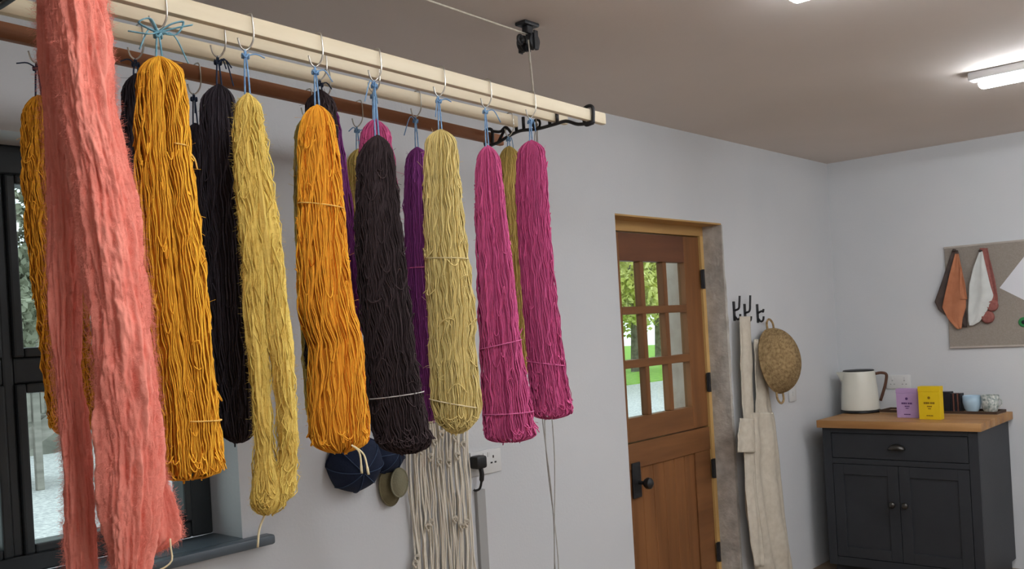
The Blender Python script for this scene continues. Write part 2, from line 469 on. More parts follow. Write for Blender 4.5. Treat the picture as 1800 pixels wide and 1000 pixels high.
def tree(name, x, y, h, spread, mat, label, seed, n=2600, group='trees beyond the yard', size=.16, z0=GZ):
    rng = np.random.default_rng(seed)
    t = empty(name, (x, y, z0), label, 'tree', group)
    tr = MB().tube(spline([(x, y, z0), (x + .1, y, z0 + h * .3), (x - .1, y + .1, z0 + h * .7)], 10), np.linspace(.16, .06, 11), 8)
    cs, rs = [], []
    for k in range(9):
        an = rng.uniform(0, 6.28); q = rng.uniform(.2, 1)
        e = np.array([x + spread * q * math.cos(an), y + spread * q * math.sin(an), z0 + h * rng.uniform(.18, .95)])
        cs.append(e); rs.append(spread * rng.uniform(.35, .6))
        st = np.array([x, y, z0 + (e[2] - z0) * .6])
        tr.tube([st, (st + e) / 2 + np.array([0, 0, .1]), e], [.05, .035, .015], 6)
    tr.build('trunk', M['bark'], t)
    V, Fc = leaves(rng, cs, rs, n, size)
    lf = link('foliage', V, Fc, mat, t)
    lf['kind'] = 'stuff'
    return t


tree('tree', 20.5, 15.6, 7.5, 2.3, M['leaf_y'], 'yellow-green leafy tree seen through the left door panes', 1, 14000, size=.12)
tree('tree', 27.2, 18.6, 8.0, 2.5, M['leaf_y'], 'yellow-green leafy tree seen through the middle door panes', 2, 14000, size=.12)
tree('tree', 35.5, 23, 9.5, 3.2, M['leaf_y'], 'tall yellow-green tree at the far side of the lawn', 5, 4200, size=.22)
tree('tree', 24.5, 26, 10, 3.4, M['leaf_y'], 'farthest yellow-green tree behind the two nearer ones', 6, 4200, size=.22)
tree('tree', 7.0, 18.6, 5.0, 1.7, M['leaf_g'], 'grey-green tree on the bank through the upper window lights', 3, 9000, z0=0.5, size=.10)
tree('tree', 10.8, 20.5, 5.5, 1.9, M['leaf_g'], 'grey-green tree right of the outdoor steps', 4, 6000, z0=0.9, size=.10)
tree('tree', 1.6, 21.0, 5.5, 1.9, M['leaf_g'], 'grey-green tree left of the outdoor steps', 9, 6000, z0=0.9, size=.10)

# weathered wooden steps with handrail outside the window
sx, sy = 4.6, 12.6
stp = empty('garden_steps', (sx, sy, GZ), 'weathered wooden garden steps with a slatted handrail seen through the window', 'steps')
for i in range(6):
    MB().box((sx - 1.1 + .32 * i, sy, GZ + .19 * (i + 1) - .05), (sx - .74 + .32 * i, sy + 1.3, GZ + .19 * (i + 1)), .008).build('tread', M['deck'], stp)
for yy in (sy, sy + 1.3):
    MB().obox((sx - .05, yy, GZ + .52), ((.86, 0, .51), (0, 1, 0), (-.51, 0, .86)), (1.25, .03, .12)).build('stringer', M['deck'], stp)
for i in range(4):
    xx = sx - 1.05 + .64 * i
    MB().box((xx, sy - .08, GZ), (xx + .09, sy, GZ + 1.05 + .38 * i), .008).build('post', M['deck'], stp)
MB().obox((sx, sy - .04, GZ + 1.58), ((.86, 0, .51), (0, 1, 0), (-.51, 0, .86)), (1.3, .05, .04)).build('handrail', M['deck'], stp)
for i in range(12):
    xx = sx - .98 + .165 * i
    zb = GZ + .2 + .59 * (i * .165)
    MB().box((xx, sy - .05, zb), (xx + .04, sy - .02, zb + .85)).build('baluster', M['deck'], stp)

# ------------------------------------------------------------------ ceiling battens
def batten(x, y1, L, label):
    b = empty('ceiling_light', (x, y1 - L / 2, CEIL - .06), label, 'light', 'ceiling strip lights')
    smooth_by_angle(MB().box((x - .035, y1 - L, CEIL - .035), (x + .035, y1 + .035, CEIL), .006).build('housing', M['lamp_body'], b))
    smooth_by_angle(MB().box((x - .028, y1 - L + .03, CEIL - .07), (x + .028, y1, CEIL - .036), .012).build('diffuser', M['lamp'], b))
    return b


batten(4.23, 1.10, 1.45, 'white strip light on the ceiling above the cabinet end')
batten(2.57, 1.15, 1.45, 'white strip light at the top edge in the middle of the ceiling')
batten(0.90, 1.15, 1.45, 'white strip light above the camera end of the room')
for bx_, nm in ((4.23, 'behind the camera towards the cabinet'), (2.57, 'behind the camera in the middle'), (0.90, 'straight behind the camera')):  # presumed second row, out of view, added for frontal light on the skeins
    batten(bx_, -1.25, 1.45, 'added white strip light on the ceiling ' + nm)

# ------------------------------------------------------------------ the drying rack
RANG = math.radians(3.6)
RD = np.array([math.cos(RANG), math.sin(RANG), 0.0])      # along the laths, to the right
RP = np.array([-math.sin(RANG), math.cos(RANG), 0.0])     # across, towards the wall
RO = np.array([2.343, 1.72, 2.18])                        # front lath in the right bracket
SPACE = 1.655
LW = [0.0, 0.133, 0.267, 0.40]
LZ = [0.0, 0.022, 0.026, 0.0]
ROVER = [.085, .07, -.02, .07]
rack = empty('drying_rack', RO - RD * SPACE / 2 + RP * .2, 'hoist drying rack of three pale laths and one brown lath hung from the ceiling', 'drying rack')
LH, LT = .018, .010


def lath_pt(i, t):          # t metres left of the right bracket
    z = LZ[i] + (.022 * t / SPACE if i == 3 else 0)
    return RO - RD * t + RP * LW[i] + UP * z


for i in range(4):
    a = lath_pt(i, -ROVER[i]); b = lath_pt(i, SPACE + .12)
    d = (a - b); L = np.linalg.norm(d); d /= L
    o = MB().obox((0, 0, 0), np.eye(3), (L / 2, LT, LH), .004).build('lath', M['brown_wood'] if i == 3 else M['pine'])
    upv = np.cross(d, RP); upv = -upv if upv[2] < 0 else upv
    mw = Matrix((tuple(d), tuple(RP), tuple(upv))).transposed().to_4x4()
    mw.translation = Vector((a + b) / 2)
    o.parent = rack; o.matrix_parent_inverse = Matrix.Translation(-rack.location); o.matrix_basis = mw
    smooth_by_angle(o)
    if i == 3: o['label'] = 'brown stained back lath'


def bracket(t):
    m = MB()
    br = .0055
    def q(w, z): return RO - RD * t + RP * w + UP * z
    pts = []
    # the sweeping under-bar from the front loop to the back hook
    pts = spline([q(-LT - .006, -.024), q(.04, -.020), q(.085, -.002), q(.133, -.004), q(.20, -.006), q(.267, .000), q(.32, -.010), q(.36, -.022), q(.40, -.026)], 40)
    m.tube(pts, br, 8)
    for i in range(4):
        z = LZ[i]; w0, w1 = LW[i] - LT - .005, LW[i] + LT + .005
        if i in (0, 3):
            m.tube(spline([q(w0, z - LH - .008), q(w0, z + LH + .005), q(w1, z + LH + .005), q(w1, z - LH - .006), q(w0, z - LH - .008)], 40), br, 8)
        else:
            m.tube([q(w0, z - LH - .006), q(w0, z + LH * .9)], br, 8)
            m.tube([q(w1, z - LH - .006), q(w1, z + LH * .9)], br, 8)
    m.tube(spline([q(.30, -.006), q(.325, .022), q(.35, .012), q(.385, .02)], 16), br * .9, 8)
    m.tube(spline([q(.36, -.02), q(.335, .01), q(.325, .022)], 10), br * .9, 8)
    # centre eye for the cord
    m.tube([q(.2 + .014 * math.cos(a), .010 + .014 * math.sin(a)) for a in np.linspace(0, 2 * math.pi, 17)], br * .8, 6)
    o = m.build('end_bracket', M['iron'], rack, True)
    o['label'] = 'black cast iron end bracket'


bracket(0.0); bracket(SPACE)

# pulley and cords
pu = np.array([2.262, 1.878, CEIL])
pt = empty('ceiling_pulley', pu, 'black iron double pulley screwed to the ceiling above the rack end', 'pulley')
m = MB().box((pu[0] - .035, pu[1] - .022, CEIL - .012), (pu[0] + .035, pu[1] + .022, CEIL), .004)
m.box((pu[0] - .014, pu[1] - .012, CEIL - .035), (pu[0] + .014, pu[1] + .012, CEIL - .01), .003)
m.build('mount', M['iron'], pt)
for s_ in (-1, 1):
    cc = pu + RP * .019 * s_ - UP * .062
    hs = MB().lathe(cc, [(0, -.009), (.024, -.009), (.026, -.007), (.020, 0), (.026, .007), (.024, .009), (0, .009)], 24, (RD, UP, RP))
    smooth_by_angle(hs.build('wheel', M['iron'], pt))
for s_ in (-1, 0, 1):
    cc = pu + RP * .031 * s_ - UP * .06
    MB().obox(cc, (RD, RP, UP), (.010, .0025, .030), .002).build('cheek', M['iron'], pt)
for s_ in (-1, 1):
    an = np.linspace(0, 2 * math.pi, 13)
    MB().tube([pu + RD * (.040 * s_ + .012 * math.cos(a)) - UP * (.06 + .013 * math.sin(a)) for a in an], .005, 8).tube([pu + RD * .012 * s_ - UP * .06, pu + RD * .034 * s_ - UP * .06], .007, 8).build('eye_ring', M['iron'], pt, True)
eye = RO + RP * .2 + UP * .012
hc = MB()
for (s_, k) in ((-1, -.019), (1, .019)):
    hc.tube([pu + RP * k - UP * .062 + RD * .024 * s_, eye + RP * k * .4 + RD * .010 * s_], .0022, 6)
hc.tube([pu - UP * .09, eye], .0022, 6)
tag(hc.build('lift_cord', M['cord'], None, True), 'thin cream cords hanging from the pulley down to the rack bracket', 'cord')
L2 = pu - RD * (SPACE + .1)
cc = MB().tube(spline([pu - UP * .036, pu - RD * .8 - UP * .040, L2 - UP * .036], 14), .003, 6)
tag(cc.build('hoist_line', M['cord'], None, True), 'cream hoist line stretched along the ceiling to the pulley', 'cord')
# long loose tails falling from the bracket eye
tails = MB()
rngt = np.random.default_rng(8)
for (x0, off, sg) in ((0.004, .000, 1), (-.010, .008, -1), (.016, .02, 1)):
    pts = [eye + RD * x0 * .3]
    for k in range(1, 14):
        z = eye[2] - k * .118
        wv = .015 * math.sin(k * .9 + off * 160) * min(1, k / 6)
        pts.append(np.array([eye[0] + x0 + wv * sg, eye[1] + off + .02 * min(1, k / 5), z]))
    tails.tube(spline(pts, 60), .0019, 6)
tag(tails.build('cord_tails', M['cord_grey'], None, True), 'long loose ends of pale cord trailing below the pink skeins', 'cord')


# ------------------------------------------------------------------ skeins
def strands(paths, rad, sides=4):
    """(N, K, 3) centre lines -> tube vertices and quads"""
    N, K, _ = paths.shape
    t = np.gradient(paths, axis=1)
    t /= np.linalg.norm(t, axis=2)[..., None] + 1e-9
    ref = np.array([RT[0], RT[1], 0.02]); ref = ref / np.linalg.norm(ref)
    n1 = np.cross(t, ref); n1 /= np.linalg.norm(n1, axis=2)[..., None] + 1e-9
    n2 = np.cross(t, n1)
    an = np.arange(sides) * 2 * math.pi / sides
    r = rad if np.ndim(rad) else np.full(N, rad)
    off = (np.cos(an)[None, None, :, None] * n1[:, :, None, :] + np.sin(an)[None, None, :, None] * n2[:, :, None, :]) * r[:, None, None, None]
    V = (paths[:, :, None, :] + off).reshape(-1, 3)
    i = np.arange(N)[:, None, None]; k = np.arange(K - 1)[None, :, None]; s = np.arange(sides)[None, None, :]
    b = i * K * sides + k * sides
    q = np.stack([b + s, b + (s + 1) % sides, b + sides + (s + 1) % sides, b + sides + s], -1).reshape(-1, 4)
    return V, q


def np_mesh(name, V, Q, tone, mat, parent, smooth=True):
    me = bpy.data.meshes.new(name)
    me.vertices.add(len(V)); me.vertices.foreach_set('co', V.astype(np.float32).ravel())
    n = len(Q)
    me.loops.add(n * 4); me.loops.foreach_set('vertex_index', Q.astype(np.int32).ravel())
    me.polygons.add(n); me.polygons.foreach_set('loop_start', np.arange(0, n * 4, 4, dtype=np.int32))
    me.polygons.foreach_set('use_smooth', np.full(n, smooth))
    at = me.attributes.new('tone', 'FLOAT', 'POINT'); at.data.foreach_set('value', tone.astype(np.float32))
    me.update(calc_edges=True)
    me.materials.append(mat)
    o = bpy.data.objects.new(name, me); col.objects.link(o)
    o.parent = parent; o.matrix_parent_inverse = Matrix.Translation(-parent.location)
    return o


def smooth1(a, k):
    if k < 1: return a
    ker = np.hanning(2 * k + 3)[1:-1]; ker /= ker.sum()
    return np.convolve(np.pad(a, k, mode='edge'), ker, mode='valid')


class Limb:
    """a hanging body whose outline is given by photo rows at a known spot under a lath"""
    def __init__(s, rows, lath, depth=0.7, push=0.0, flat_bottom=False, anchor=None, shift=0.0):
        y0, a, b = rows[0]
        P = on_plane((a + b) / 2, y0, RO + RP * (LW[lath] + push), RP) if anchor is None else anchor
        s.P = P
        h = np.array([P[0], P[1], 0]); h /= np.linalg.norm(h)
        s.ev = h; s.eu = np.array([h[1], -h[0], 0])
        zs_, cs_, ws_ = [], [], []
        for (y, xl, xr) in rows:
            L_ = on_plane(xl, y, P, s.ev); R_ = on_plane(xr, y, P, s.ev)
            ul = np.dot(L_ - P, s.eu); ur = np.dot(R_ - P, s.eu)
            zs_.append((L_[2] + R_[2]) / 2); cs_.append((ul + ur) / 2); ws_.append((ur - ul) / 2)
        K = 200
        s.z = np.linspace(zs_[0], zs_[-1], K)
        zz = -np.array(zs_)
        s.c = smooth1(np.interp(-s.z, zz, cs_), 6)
        s.w = smooth1(np.interp(-s.z, zz, ws_), 5)
        s.d = np.minimum(s.w, .075) * depth
        s.d = smooth1(s.d, 8)
        s.top = P + s.eu * s.c[0]; s.top[2] = s.z[0]
        s.len = s.z[0] - s.z[-1]

    def at(s, f, ca, sa, rho):
        """f in 0..1 down the limb; returns points"""
        x = f * 199
        c_ = np.interp(x, np.arange(200), s.c); w_ = np.interp(x, np.arange(200), s.w); d_ = np.interp(x, np.arange(200), s.d)
        z_ = s.z[0] + (s.z[-1] - s.z[0]) * f
        P = s.P[None, :] if np.ndim(f) else s.P
        out = s.P + s.eu * (c_ + w_ * ca * rho)[..., None] + s.ev * (d_ * sa * rho)[..., None]
        out[..., 2] = z_
        return out


def yarn(limbs, rng, r=.0015, layers=((1.0, 1.0), (.9, .7)), K=52, wav=.0018, wl=.035, capt=.035, capb=.03, groove=.0, messy=.35, loops=40, bulge=.06, uneven=.015, thick_var=.2):
    Vs, Qs, Ts = [], [], []
    nv = 0

    def push(V, Q, T):
        nonlocal nv
        Vs.append(V); Qs.append(Q + nv); Ts.append(T); nv += len(V)
    for lb in limbs:
        per = 2 * math.pi * math.sqrt((lb.w.mean() ** 2 + lb.d.mean() ** 2) / 2)
        ph = rng.uniform(0, 6.28, 4)
        modes = [(2 * math.pi / (wl * rng.uniform(.6, 3.5)), int(rng.integers(2, 14)), rng.uniform(0, 6.28), rng.uniform(.3, 1)) for _ in range(7)]
        for (rho0, dens) in layers:
            N = max(10, int(per / (2 * r * .82) * dens))
            phi = (np.arange(N) + rng.uniform(-.4, .4, N)) / N * 2 * math.pi
            tt_ = np.linspace(0, 1, K)[None, :]; f = (.45 * tt_ + .55 * (1 - np.cos(math.pi * tt_)) / 2) * (1 + rng.uniform(-uneven, uneven * .3, N))[:, None]
            f = np.clip(f, 0, 1.0)
            zl = f * lb.len
            p = phi[:, None] + .10 * np.sin(zl / .22 + rng.uniform(0, 6.28, N)[:, None]) * rng.uniform(.2, 1, N)[:, None] + .25 * f * math.sin(ph[0])
            rho = rho0 * (1 + bulge * np.sin(3 * p + ph[1] + 3 * f) + bulge * .6 * np.sin(5 * p + ph[2] - 4 * f + 6 * f * f))
            rho = rho * (1 + rng.normal(0, .024, N)[:, None])
            if groove:
                g = np.angle(np.exp(1j * (p + math.pi / 2 - .25)))
                rho = rho * (1 - groove * np.exp(-(g / .15) ** 2) * np.clip(1.15 - f, .25, 1))
            # rounded shoulder and rounded bottom
            zt = np.clip(zl / capt, 0, 1); zb = np.clip((lb.len - zl) / max(capb, 1e-4), 0, 1)
            rho = rho * np.sqrt(np.clip(1 - (1 - zt) ** 2, 0.02, 1)) * np.sqrt(np.clip(1 - (1 - zb) ** 2, 0.03, 1))
            pts = lb.at(f, np.cos(p), np.sin(p), rho)
            k = 2 * math.pi / (wl * rng.uniform(.7, 1.4, N)[:, None])
            env = np.clip(zl / .05, 0, 1)
            dx = wav * np.sin(k * zl + rng.uniform(0, 6.28, N)[:, None]) * env * rng.uniform(.3, 1.3, N)[:, None]
            dv = wav * .8 * np.sin(k * 1.13 * zl + rng.uniform(0, 6.28, N)[:, None]) * env
            sh = np.zeros_like(zl); sv = np.zeros_like(zl)
            for (kk, qq, ph_, am) in modes:
                sh += am * np.sin(kk * zl + qq * p + ph_); sv += am * np.cos(kk * 1.07 * zl + (qq + 1) * p + ph_ * 1.7)
            dx = .55 * dx + wav * .75 * sh * env; dv = .55 * dv + wav * .75 * sv * env
            pts = pts + lb.eu * dx[..., None] + lb.ev * dv[..., None]
            rad = r * (1 + rng.uniform(-thick_var, thick_var, N))
            V, Q = strands(pts, rad, 3)
            tone = np.repeat(np.clip(rng.normal(.52 if rho0 > .95 else .36, .27, N), 0, 1), K * 3)  # random dye per strand; inner layer darker, painting the shade between strands
            push(V, Q, tone)
        # solid heart of the hank
        C_ = 24; Kc = 50
        f = np.linspace(.004, .985, Kc)[:, None] * np.ones((1, C_)); an = np.linspace(0, 2 * math.pi, C_, endpoint=False)[None, :] * np.ones((Kc, 1))
        zl = f * lb.len
        rho = .86 * np.sqrt(np.clip(1 - (1 - np.clip(zl / capt, 0, 1)) ** 2, .01, 1)) * np.sqrt(np.clip(1 - (1 - np.clip((lb.len - zl) / max(capb, 1e-4), 0, 1)) ** 2, .01, 1))
        if groove:
            g = np.angle(np.exp(1j * (an + math.pi / 2 - .25)))
            rho = rho * (1 - groove * np.exp(-(g / .2) ** 2))
        V = lb.at(f, np.cos(an), np.sin(an), rho).reshape(-1, 3)
        a, b = np.meshgrid(np.arange(Kc - 1), np.arange(C_), indexing='ij')
        Q = np.stack([a * C_ + b, a * C_ + (b + 1) % C_, (a + 1) * C_ + (b + 1) % C_, (a + 1) * C_ + b], -1).reshape(-1, 4)
        push(V, Q, np.full(len(V), .38))  # heart coloured deeper to paint in the shade behind the strands
        # loops at the foot and stray strands on the face
        if loops:
            N = loops; Kl = 14
            t_ = np.linspace(0, 1, Kl)[None, :]
            ph0 = rng.uniform(math.pi - .35, 2 * math.pi + .35, N)[:, None]       # camera side
            f0 = np.where(rng.random(N) < .6, rng.uniform(.93, .985, N), rng.uniform(.1, .93, N))[:, None]
            span = rng.uniform(.1, .5, N)[:, None] * messy * 2
            pp = ph0 + span * (t_ - .5)
            ff = np.clip(f0 + rng.uniform(.008, .03, N)[:, None] * np.sin(t_ * math.pi) * np.where(f0 > .9, 1, rng.choice([-1, 1], N)[:, None]), 0, 1.02)
            rr = 1.01 + rng.uniform(.03, .16, N)[:, None] * np.sin(t_ * math.pi)
            cap = np.sqrt(np.clip(1 - (1 - np.clip((1 - ff) * lb.len / max(capb, 1e-4), 0, 1)) ** 2, .1, 1))
            V, Q = strands(lb.at(ff, np.cos(pp), np.sin(pp), rr * cap), np.full(N, r * .9))
            push(V, Q, np.repeat(np.clip(rng.normal(.6, .2, N), 0, 1), Kl * 4))
    return np.concatenate(Vs), np.concatenate(Qs), np.concatenate(Ts)


def fuzz(limbs, rng, n, length, rad, capt=.03, capb=.03, rho0=1.0, front=False):
    Vs, Qs = [], []
    nv = 0
    for lb in limbs:
        f = rng.uniform(.01, .99, n)
        p = rng.uniform(0, 2 * math.pi, n)
        zl = f * lb.len
        cap = np.sqrt(np.clip(1 - (1 - np.clip(zl / capt, 0, 1)) ** 2, .02, 1)) * np.sqrt(np.clip(1 - (1 - np.clip((lb.len - zl) / capb, 0, 1)) ** 2, .02, 1))
        a = lb.at(f, np.cos(p), np.sin(p), rho0 * cap * .97)
        out = lb.eu * np.cos(p)[:, None] + lb.ev * np.sin(p)[:, None]
        dr_ = out * .55 + rng.normal(0, .7, (n, 3)); dr_[:, 2] -= .25
        dr_ /= np.linalg.norm(dr_, axis=1)[:, None]
        l_ = length * rng.uniform(.3, 1.2, n)[:, None]
        bend = rng.normal(0, .35, (n, 3))
        paths = np.stack([a, a + dr_ * l_ * .5, a + (dr_ + bend) * l_], 1)
        V, Q = strands(paths, np.full(n, rad), 3)
        Vs.append(V); Qs.append(Q + nv); nv += len(V)
    V = np.concatenate(Vs)
    return V, np.concatenate(Qs), np.clip(rng.normal(.75, .15, len(V)), 0, 1)


def roving_body(lb, rng, K=260, C_=96, amp=.012, capt=.03, capb=.03, ribs=.05, seed=0.0, ridge=9, base_r=.93):
    """soft unspun wool: lumpy lengthwise ridges"""
    f = np.linspace(0, 1, K)[:, None] * np.ones((1, C_)); an = np.linspace(0, 2 * math.pi, C_, endpoint=False)[None, :] * np.ones((K, 1))
    zl = f * lb.len
    nz = np.zeros((K, C_)); tone = np.zeros((K, C_))
    for i in range(K):
        for j in range(C_):
            ca, sa = math.cos(an[i, j]), math.sin(an[i, j])
            z = zl[i, j]
            n1 = noise.noise((ca * 1.6 + seed, sa * 1.6, z * 5.0))
            n2 = noise.noise((ca * 4.5, sa * 4.5 + seed, z * 9 + 9))
            n3 = noise.noise((ca * 13 + seed, sa * 13, z * 22))
            n4 = noise.noise((ca * 7, sa * 7 + seed, z * 44))
            n5 = noise.noise((ca * 20, sa * 20 + seed, z * 75))
            n6 = noise.noise((ca * 38, sa * 38 + seed, z * 130))
            nz[i, j] = 1.35 * n1 + 1.25 * n2 + .26 * n3 + .34 * n4 + .26 * n5 + .16 * n6
            tone[i, j] = .48 + .35 * n3 + .2 * n5 + .25 * n2
    cap = np.sqrt(np.clip(1 - (1 - np.clip(zl / capt, 0, 1)) ** 2, .0, 1)) * np.sqrt(np.clip(1 - (1 - np.clip((lb.len - zl) / capb, 0, 1)) ** 2, .0, 1))
    base = lb.at(f, np.cos(an), np.sin(an), (base_r + ribs * np.sin(an * ridge + 2.5 * f)) * cap)
    out = lb.eu * np.cos(an)[..., None] + lb.ev * np.sin(an)[..., None]
    V = (base + out * (nz * amp * cap)[..., None]).reshape(-1, 3)
    a, b = np.meshgrid(np.arange(K - 1), np.arange(C_), indexing='ij')
    Q = np.stack([a * C_ + b, a * C_ + (b + 1) % C_, (a + 1) * C_ + (b + 1) % C_, (a + 1) * C_ + b], -1).reshape(-1, 4)
    return V, Q, np.clip(tone.reshape(-1), 0, 1)


def merge(*parts):
    nv = 0; Vs, Qs, Ts = [], [], []
    for (V, Q, T) in parts:
        Vs.append(V); Qs.append(Q + nv); Ts.append(T); nv += len(V)
    return np.concatenate(Vs), np.concatenate(Qs), np.concatenate(Ts)


def tie_around(lb, y_frac, mat, parent, tilt=0.0, rho=1.06, half=False, r=.0016, tail=0.0, name='tie_thread', arc=None):
    an = np.linspace(arc[0], arc[1], 21) if arc else np.linspace(math.pi, 2 * math.pi, 21) if half else np.linspace(0, 2 * math.pi, 33)
    f = np.clip(y_frac + tilt * np.cos(an), 0, 1)
    pts = lb.at(f, np.cos(an), np.sin(an), rho)
    m = MB().tube(pts, r, 6)
    if tail:
        e = pts[-1]
        m.tube(spline([e, e + lb.eu * .012 - lb.ev * .01 - UP * tail * .5, e + lb.eu * .016 - lb.ev * .012 - UP * tail], 8), r, 6)
    return m.build(name, mat, parent, True)


def hook_over(i, base, label):
    """bent wire hook over lath i above the point base"""
    t = np.dot(RO - base, RD)
    p = lath_pt(i, t)
    c_ = LT + .004
    q = lambda w, z, a: p + RP * w + UP * z + RD * a
    pts = spline([q(c_, -.010, .012), q(c_, LH * .6, .012), q(c_ * .6, LH + .005, .012), q(-c_ * .6, LH + .005, .012), q(-c_, LH * .5, .012), q(-c_, -LH - .008, .012),
                  q(-c_ * .4, -LH - .026, .009), q(0, -LH - .034, 0), q(0, -LH - .028, -.011), q(0, -LH - .012, -.016)], 50)
    o = MB().tube(pts, .0019, 6).build('wire_hook', M['wire'], None, True)
    tag(o, label, 'hook', 'wire hooks on the laths')
    return p + UP * (-LH - .034)


def hang_cord(hook, top, mat, parent, rng, knot=True, tails=1, dive=.02):
    m = MB()
    for s_ in (-1, 1):
        e = top + RD * .006 * s_ - UP * dive
        m.tube(spline([hook + UP * .002 + RD * .001 * s_, (hook + top) / 2 + RD * .004 * s_, top + RD * .006 * s_, e], 12), .0018, 6)
    if knot:
        k = hook - UP * .012
        m.tube([k + RP * .006 * math.cos(a) + RD * .007 * math.sin(a) + UP * .004 * math.sin(3 * a) for a in np.linspace(0, 9, 22)], .0022, 6)
        for j in range(tails):
            dx = rng.uniform(-.06, .06); dz = rng.uniform(-.05, .02)
            m.tube(spline([k, k + RD * dx * .5 + UP * .006 - RP * .008, k + RD * dx + UP * dz - RP * .01], 8), .0015, 6)
    return m.build('tie_cord', mat, parent, True)


YC = dict(
    amber=mat_yarn('yarn_amber', (242, 174, 58), hue=(182, 102, 20)), orange=mat_yarn('yarn_orange', (246, 170, 58), hue=(194, 96, 16)),
    mustard=mat_yarn('yarn_mustard', (240, 206, 112), hue=(196, 152, 62), bump=.5), pale=mat_yarn('yarn_pale_yellow', (230, 208, 140), hue=(184, 154, 84)),
    olive=mat_yarn('yarn_olive', (214, 188, 112), hue=(164, 136, 70)), pink=mat_yarn('yarn_pink', (212, 98, 146), hue=(160, 50, 96)),
    purple=mat_yarn('yarn_purple', (140, 70, 134), hue=(96, 40, 92)), black=mat_yarn('yarn_black', (58, 52, 57), dark=.6, light=1.5, sheen=.1),
    blackbrown=mat_yarn('yarn_black_brown', (62, 51, 52), dark=.6, light=1.6, sheen=.1), coral=mat_yarn('wool_coral', (252, 156, 138), hue=(240, 116, 98), light=1.06, sheen=.6, bump=.4),
    ochre=mat_yarn('yarn_ochre', (232, 162, 52), hue=(176, 104, 22)))


def skein(label, lath, rows, colour, seed, cord='blue', hooklabel=None, tails=1, ties=(), name='yarn_skein', group='skeins hung on the drying rack', lite=False, **kw):
    rng = np.random.default_rng(seed)
    lb = Limb(rows, lath, kw.pop('depth', .7))
    root = empty(name, lb.top, label, 'yarn skein', group)
    nfz = kw.pop('nfuzz', 220)
    if lite: kw.setdefault('layers', ((1.0, .9),)); kw.setdefault('K', 36); kw.setdefault('loops', 14)
    parts = [yarn([lb], rng, **kw)]
    if nfz: parts.append(fuzz([lb], rng, nfz, .014, .0004))
    o = np_mesh('yarn', *merge(*parts), YC[colour], root)
    o['kind'] = 'stuff'
    hk = hook_over(lath, lb.top, hooklabel or 'bent wire hook holding the ' + label)
    hang_cord(hk, lb.top, M[cord], root, rng, tails=tails)
    if cord == 'teal':
        k = hk - UP * .006
        bw_ = MB()
        for s_ in (-1, 1):
            bw_.tube(spline([k, k + RD * .022 * s_ + UP * .018 - RP * .012, k + RD * .046 * s_ + UP * (.016 + .01 * s_) - RP * .014, k + RD * .030 * s_ + UP * .000 - RP * .012, k], 24), .0036, 6, flat=.4)
            bw_.tube(spline([k, k + RD * .03 * s_ + UP * .012 * s_ - RP * .014, k + RD * .066 * s_ + UP * (.006 + .02 * s_) - RP * .012], 12), .0034, 6, flat=.4)
        bw_.build('ribbon_bow', M['teal'], root, True)
    for (f, mt, kws) in ties:
        tie_around(lb, f, mt, root, **kws)
    return root, lb


# tie threads
TH_ = {k: mat_noise('thread_' + k, a, b, 40, .9) for k, a, b in (('amber', (232, 180, 90), (240, 196, 110)), ('pale', (222, 204, 150), (232, 216, 164)), ('grey', (170, 164, 160), (190, 184, 180)), ('pink', (206, 96, 148), (220, 116, 164)), ('cream', (232, 214, 170), (240, 224, 184)))}

# front lath, left to right
skein('thick amber gold yarn skein with a flat foot beside the coral wool', 0,
      [(100, 258, 301), (108, 250, 311), (120, 246, 319), (160, 243, 325), (248, 241, 333), (262, 241, 331), (300, 241, 338), (350, 242, 345), (450, 243, 358), (550, 250, 368), (650, 262, 377), (735, 272, 386), (760, 272, 387), (800, 272, 390), (842, 278, 392)],
      'amber', 11, 'teal', 'bent wire hook with the teal bow above the amber skein', tails=3, groove=.75, capb=.012, uneven=.03, loops=60,
      ties=((.21, TH_['amber'], dict(tilt=.004, tail=.04, arc=(-1.15, .5))), (.86, TH_['amber'], dict(tilt=.006, arc=(-1.5, .4)))))
root7 = None
osk, olb = skein('bright orange yarn skein with a pinched waist and pale yarn ends', 0,
      [(185, 541, 574), (195, 535, 581), (210, 532, 585), (260, 528, 594), (350, 526, 602), (450, 524, 610), (540, 525, 620), (580, 533, 631), (597, 544, 636), (650, 543, 637), (720, 540, 643), (770, 545, 645), (795, 556, 645)],
      'orange', 13, 'blue', 'bent wire hook above the bright orange skein', loops=70, wav=.002,
      ties=((.29, TH_['amber'], dict(tilt=.01, half=True)),))
for (pa, pb, pc) in (((618, 782), (632, 796), (636, 832)), ((622, 784), (640, 800), (648, 834))):
    q3 = [on_plane(x, y, olb.P - olb.ev * .05, olb.ev) for (x, y) in (pa, pb, pc)]
    MB().tube(spline(q3, 14), [.0022] * 12 + [.003] * 3, 6).build('yarn_end', TH_['cream'], osk, True)
skein('black brown yarn skein in front of a pink one, with a ragged foot', 0,
      [(238, 650, 676), (247, 641, 684), (270, 634, 689), (300, 629, 694), (400, 627, 704), (500, 633, 716), (600, 643, 728), (690, 650, 742), (740, 655, 752), (770, 664, 758), (797, 676, 760)],
      'blackbrown', 14, 'blue', 'bent wire hook above the black brown skein', loops=90, wav=.002, bulge=.05, messy=.7, tails=3, uneven=.03,
      ties=((.815, TH_['grey'], dict(tilt=-.006, half=True)),))
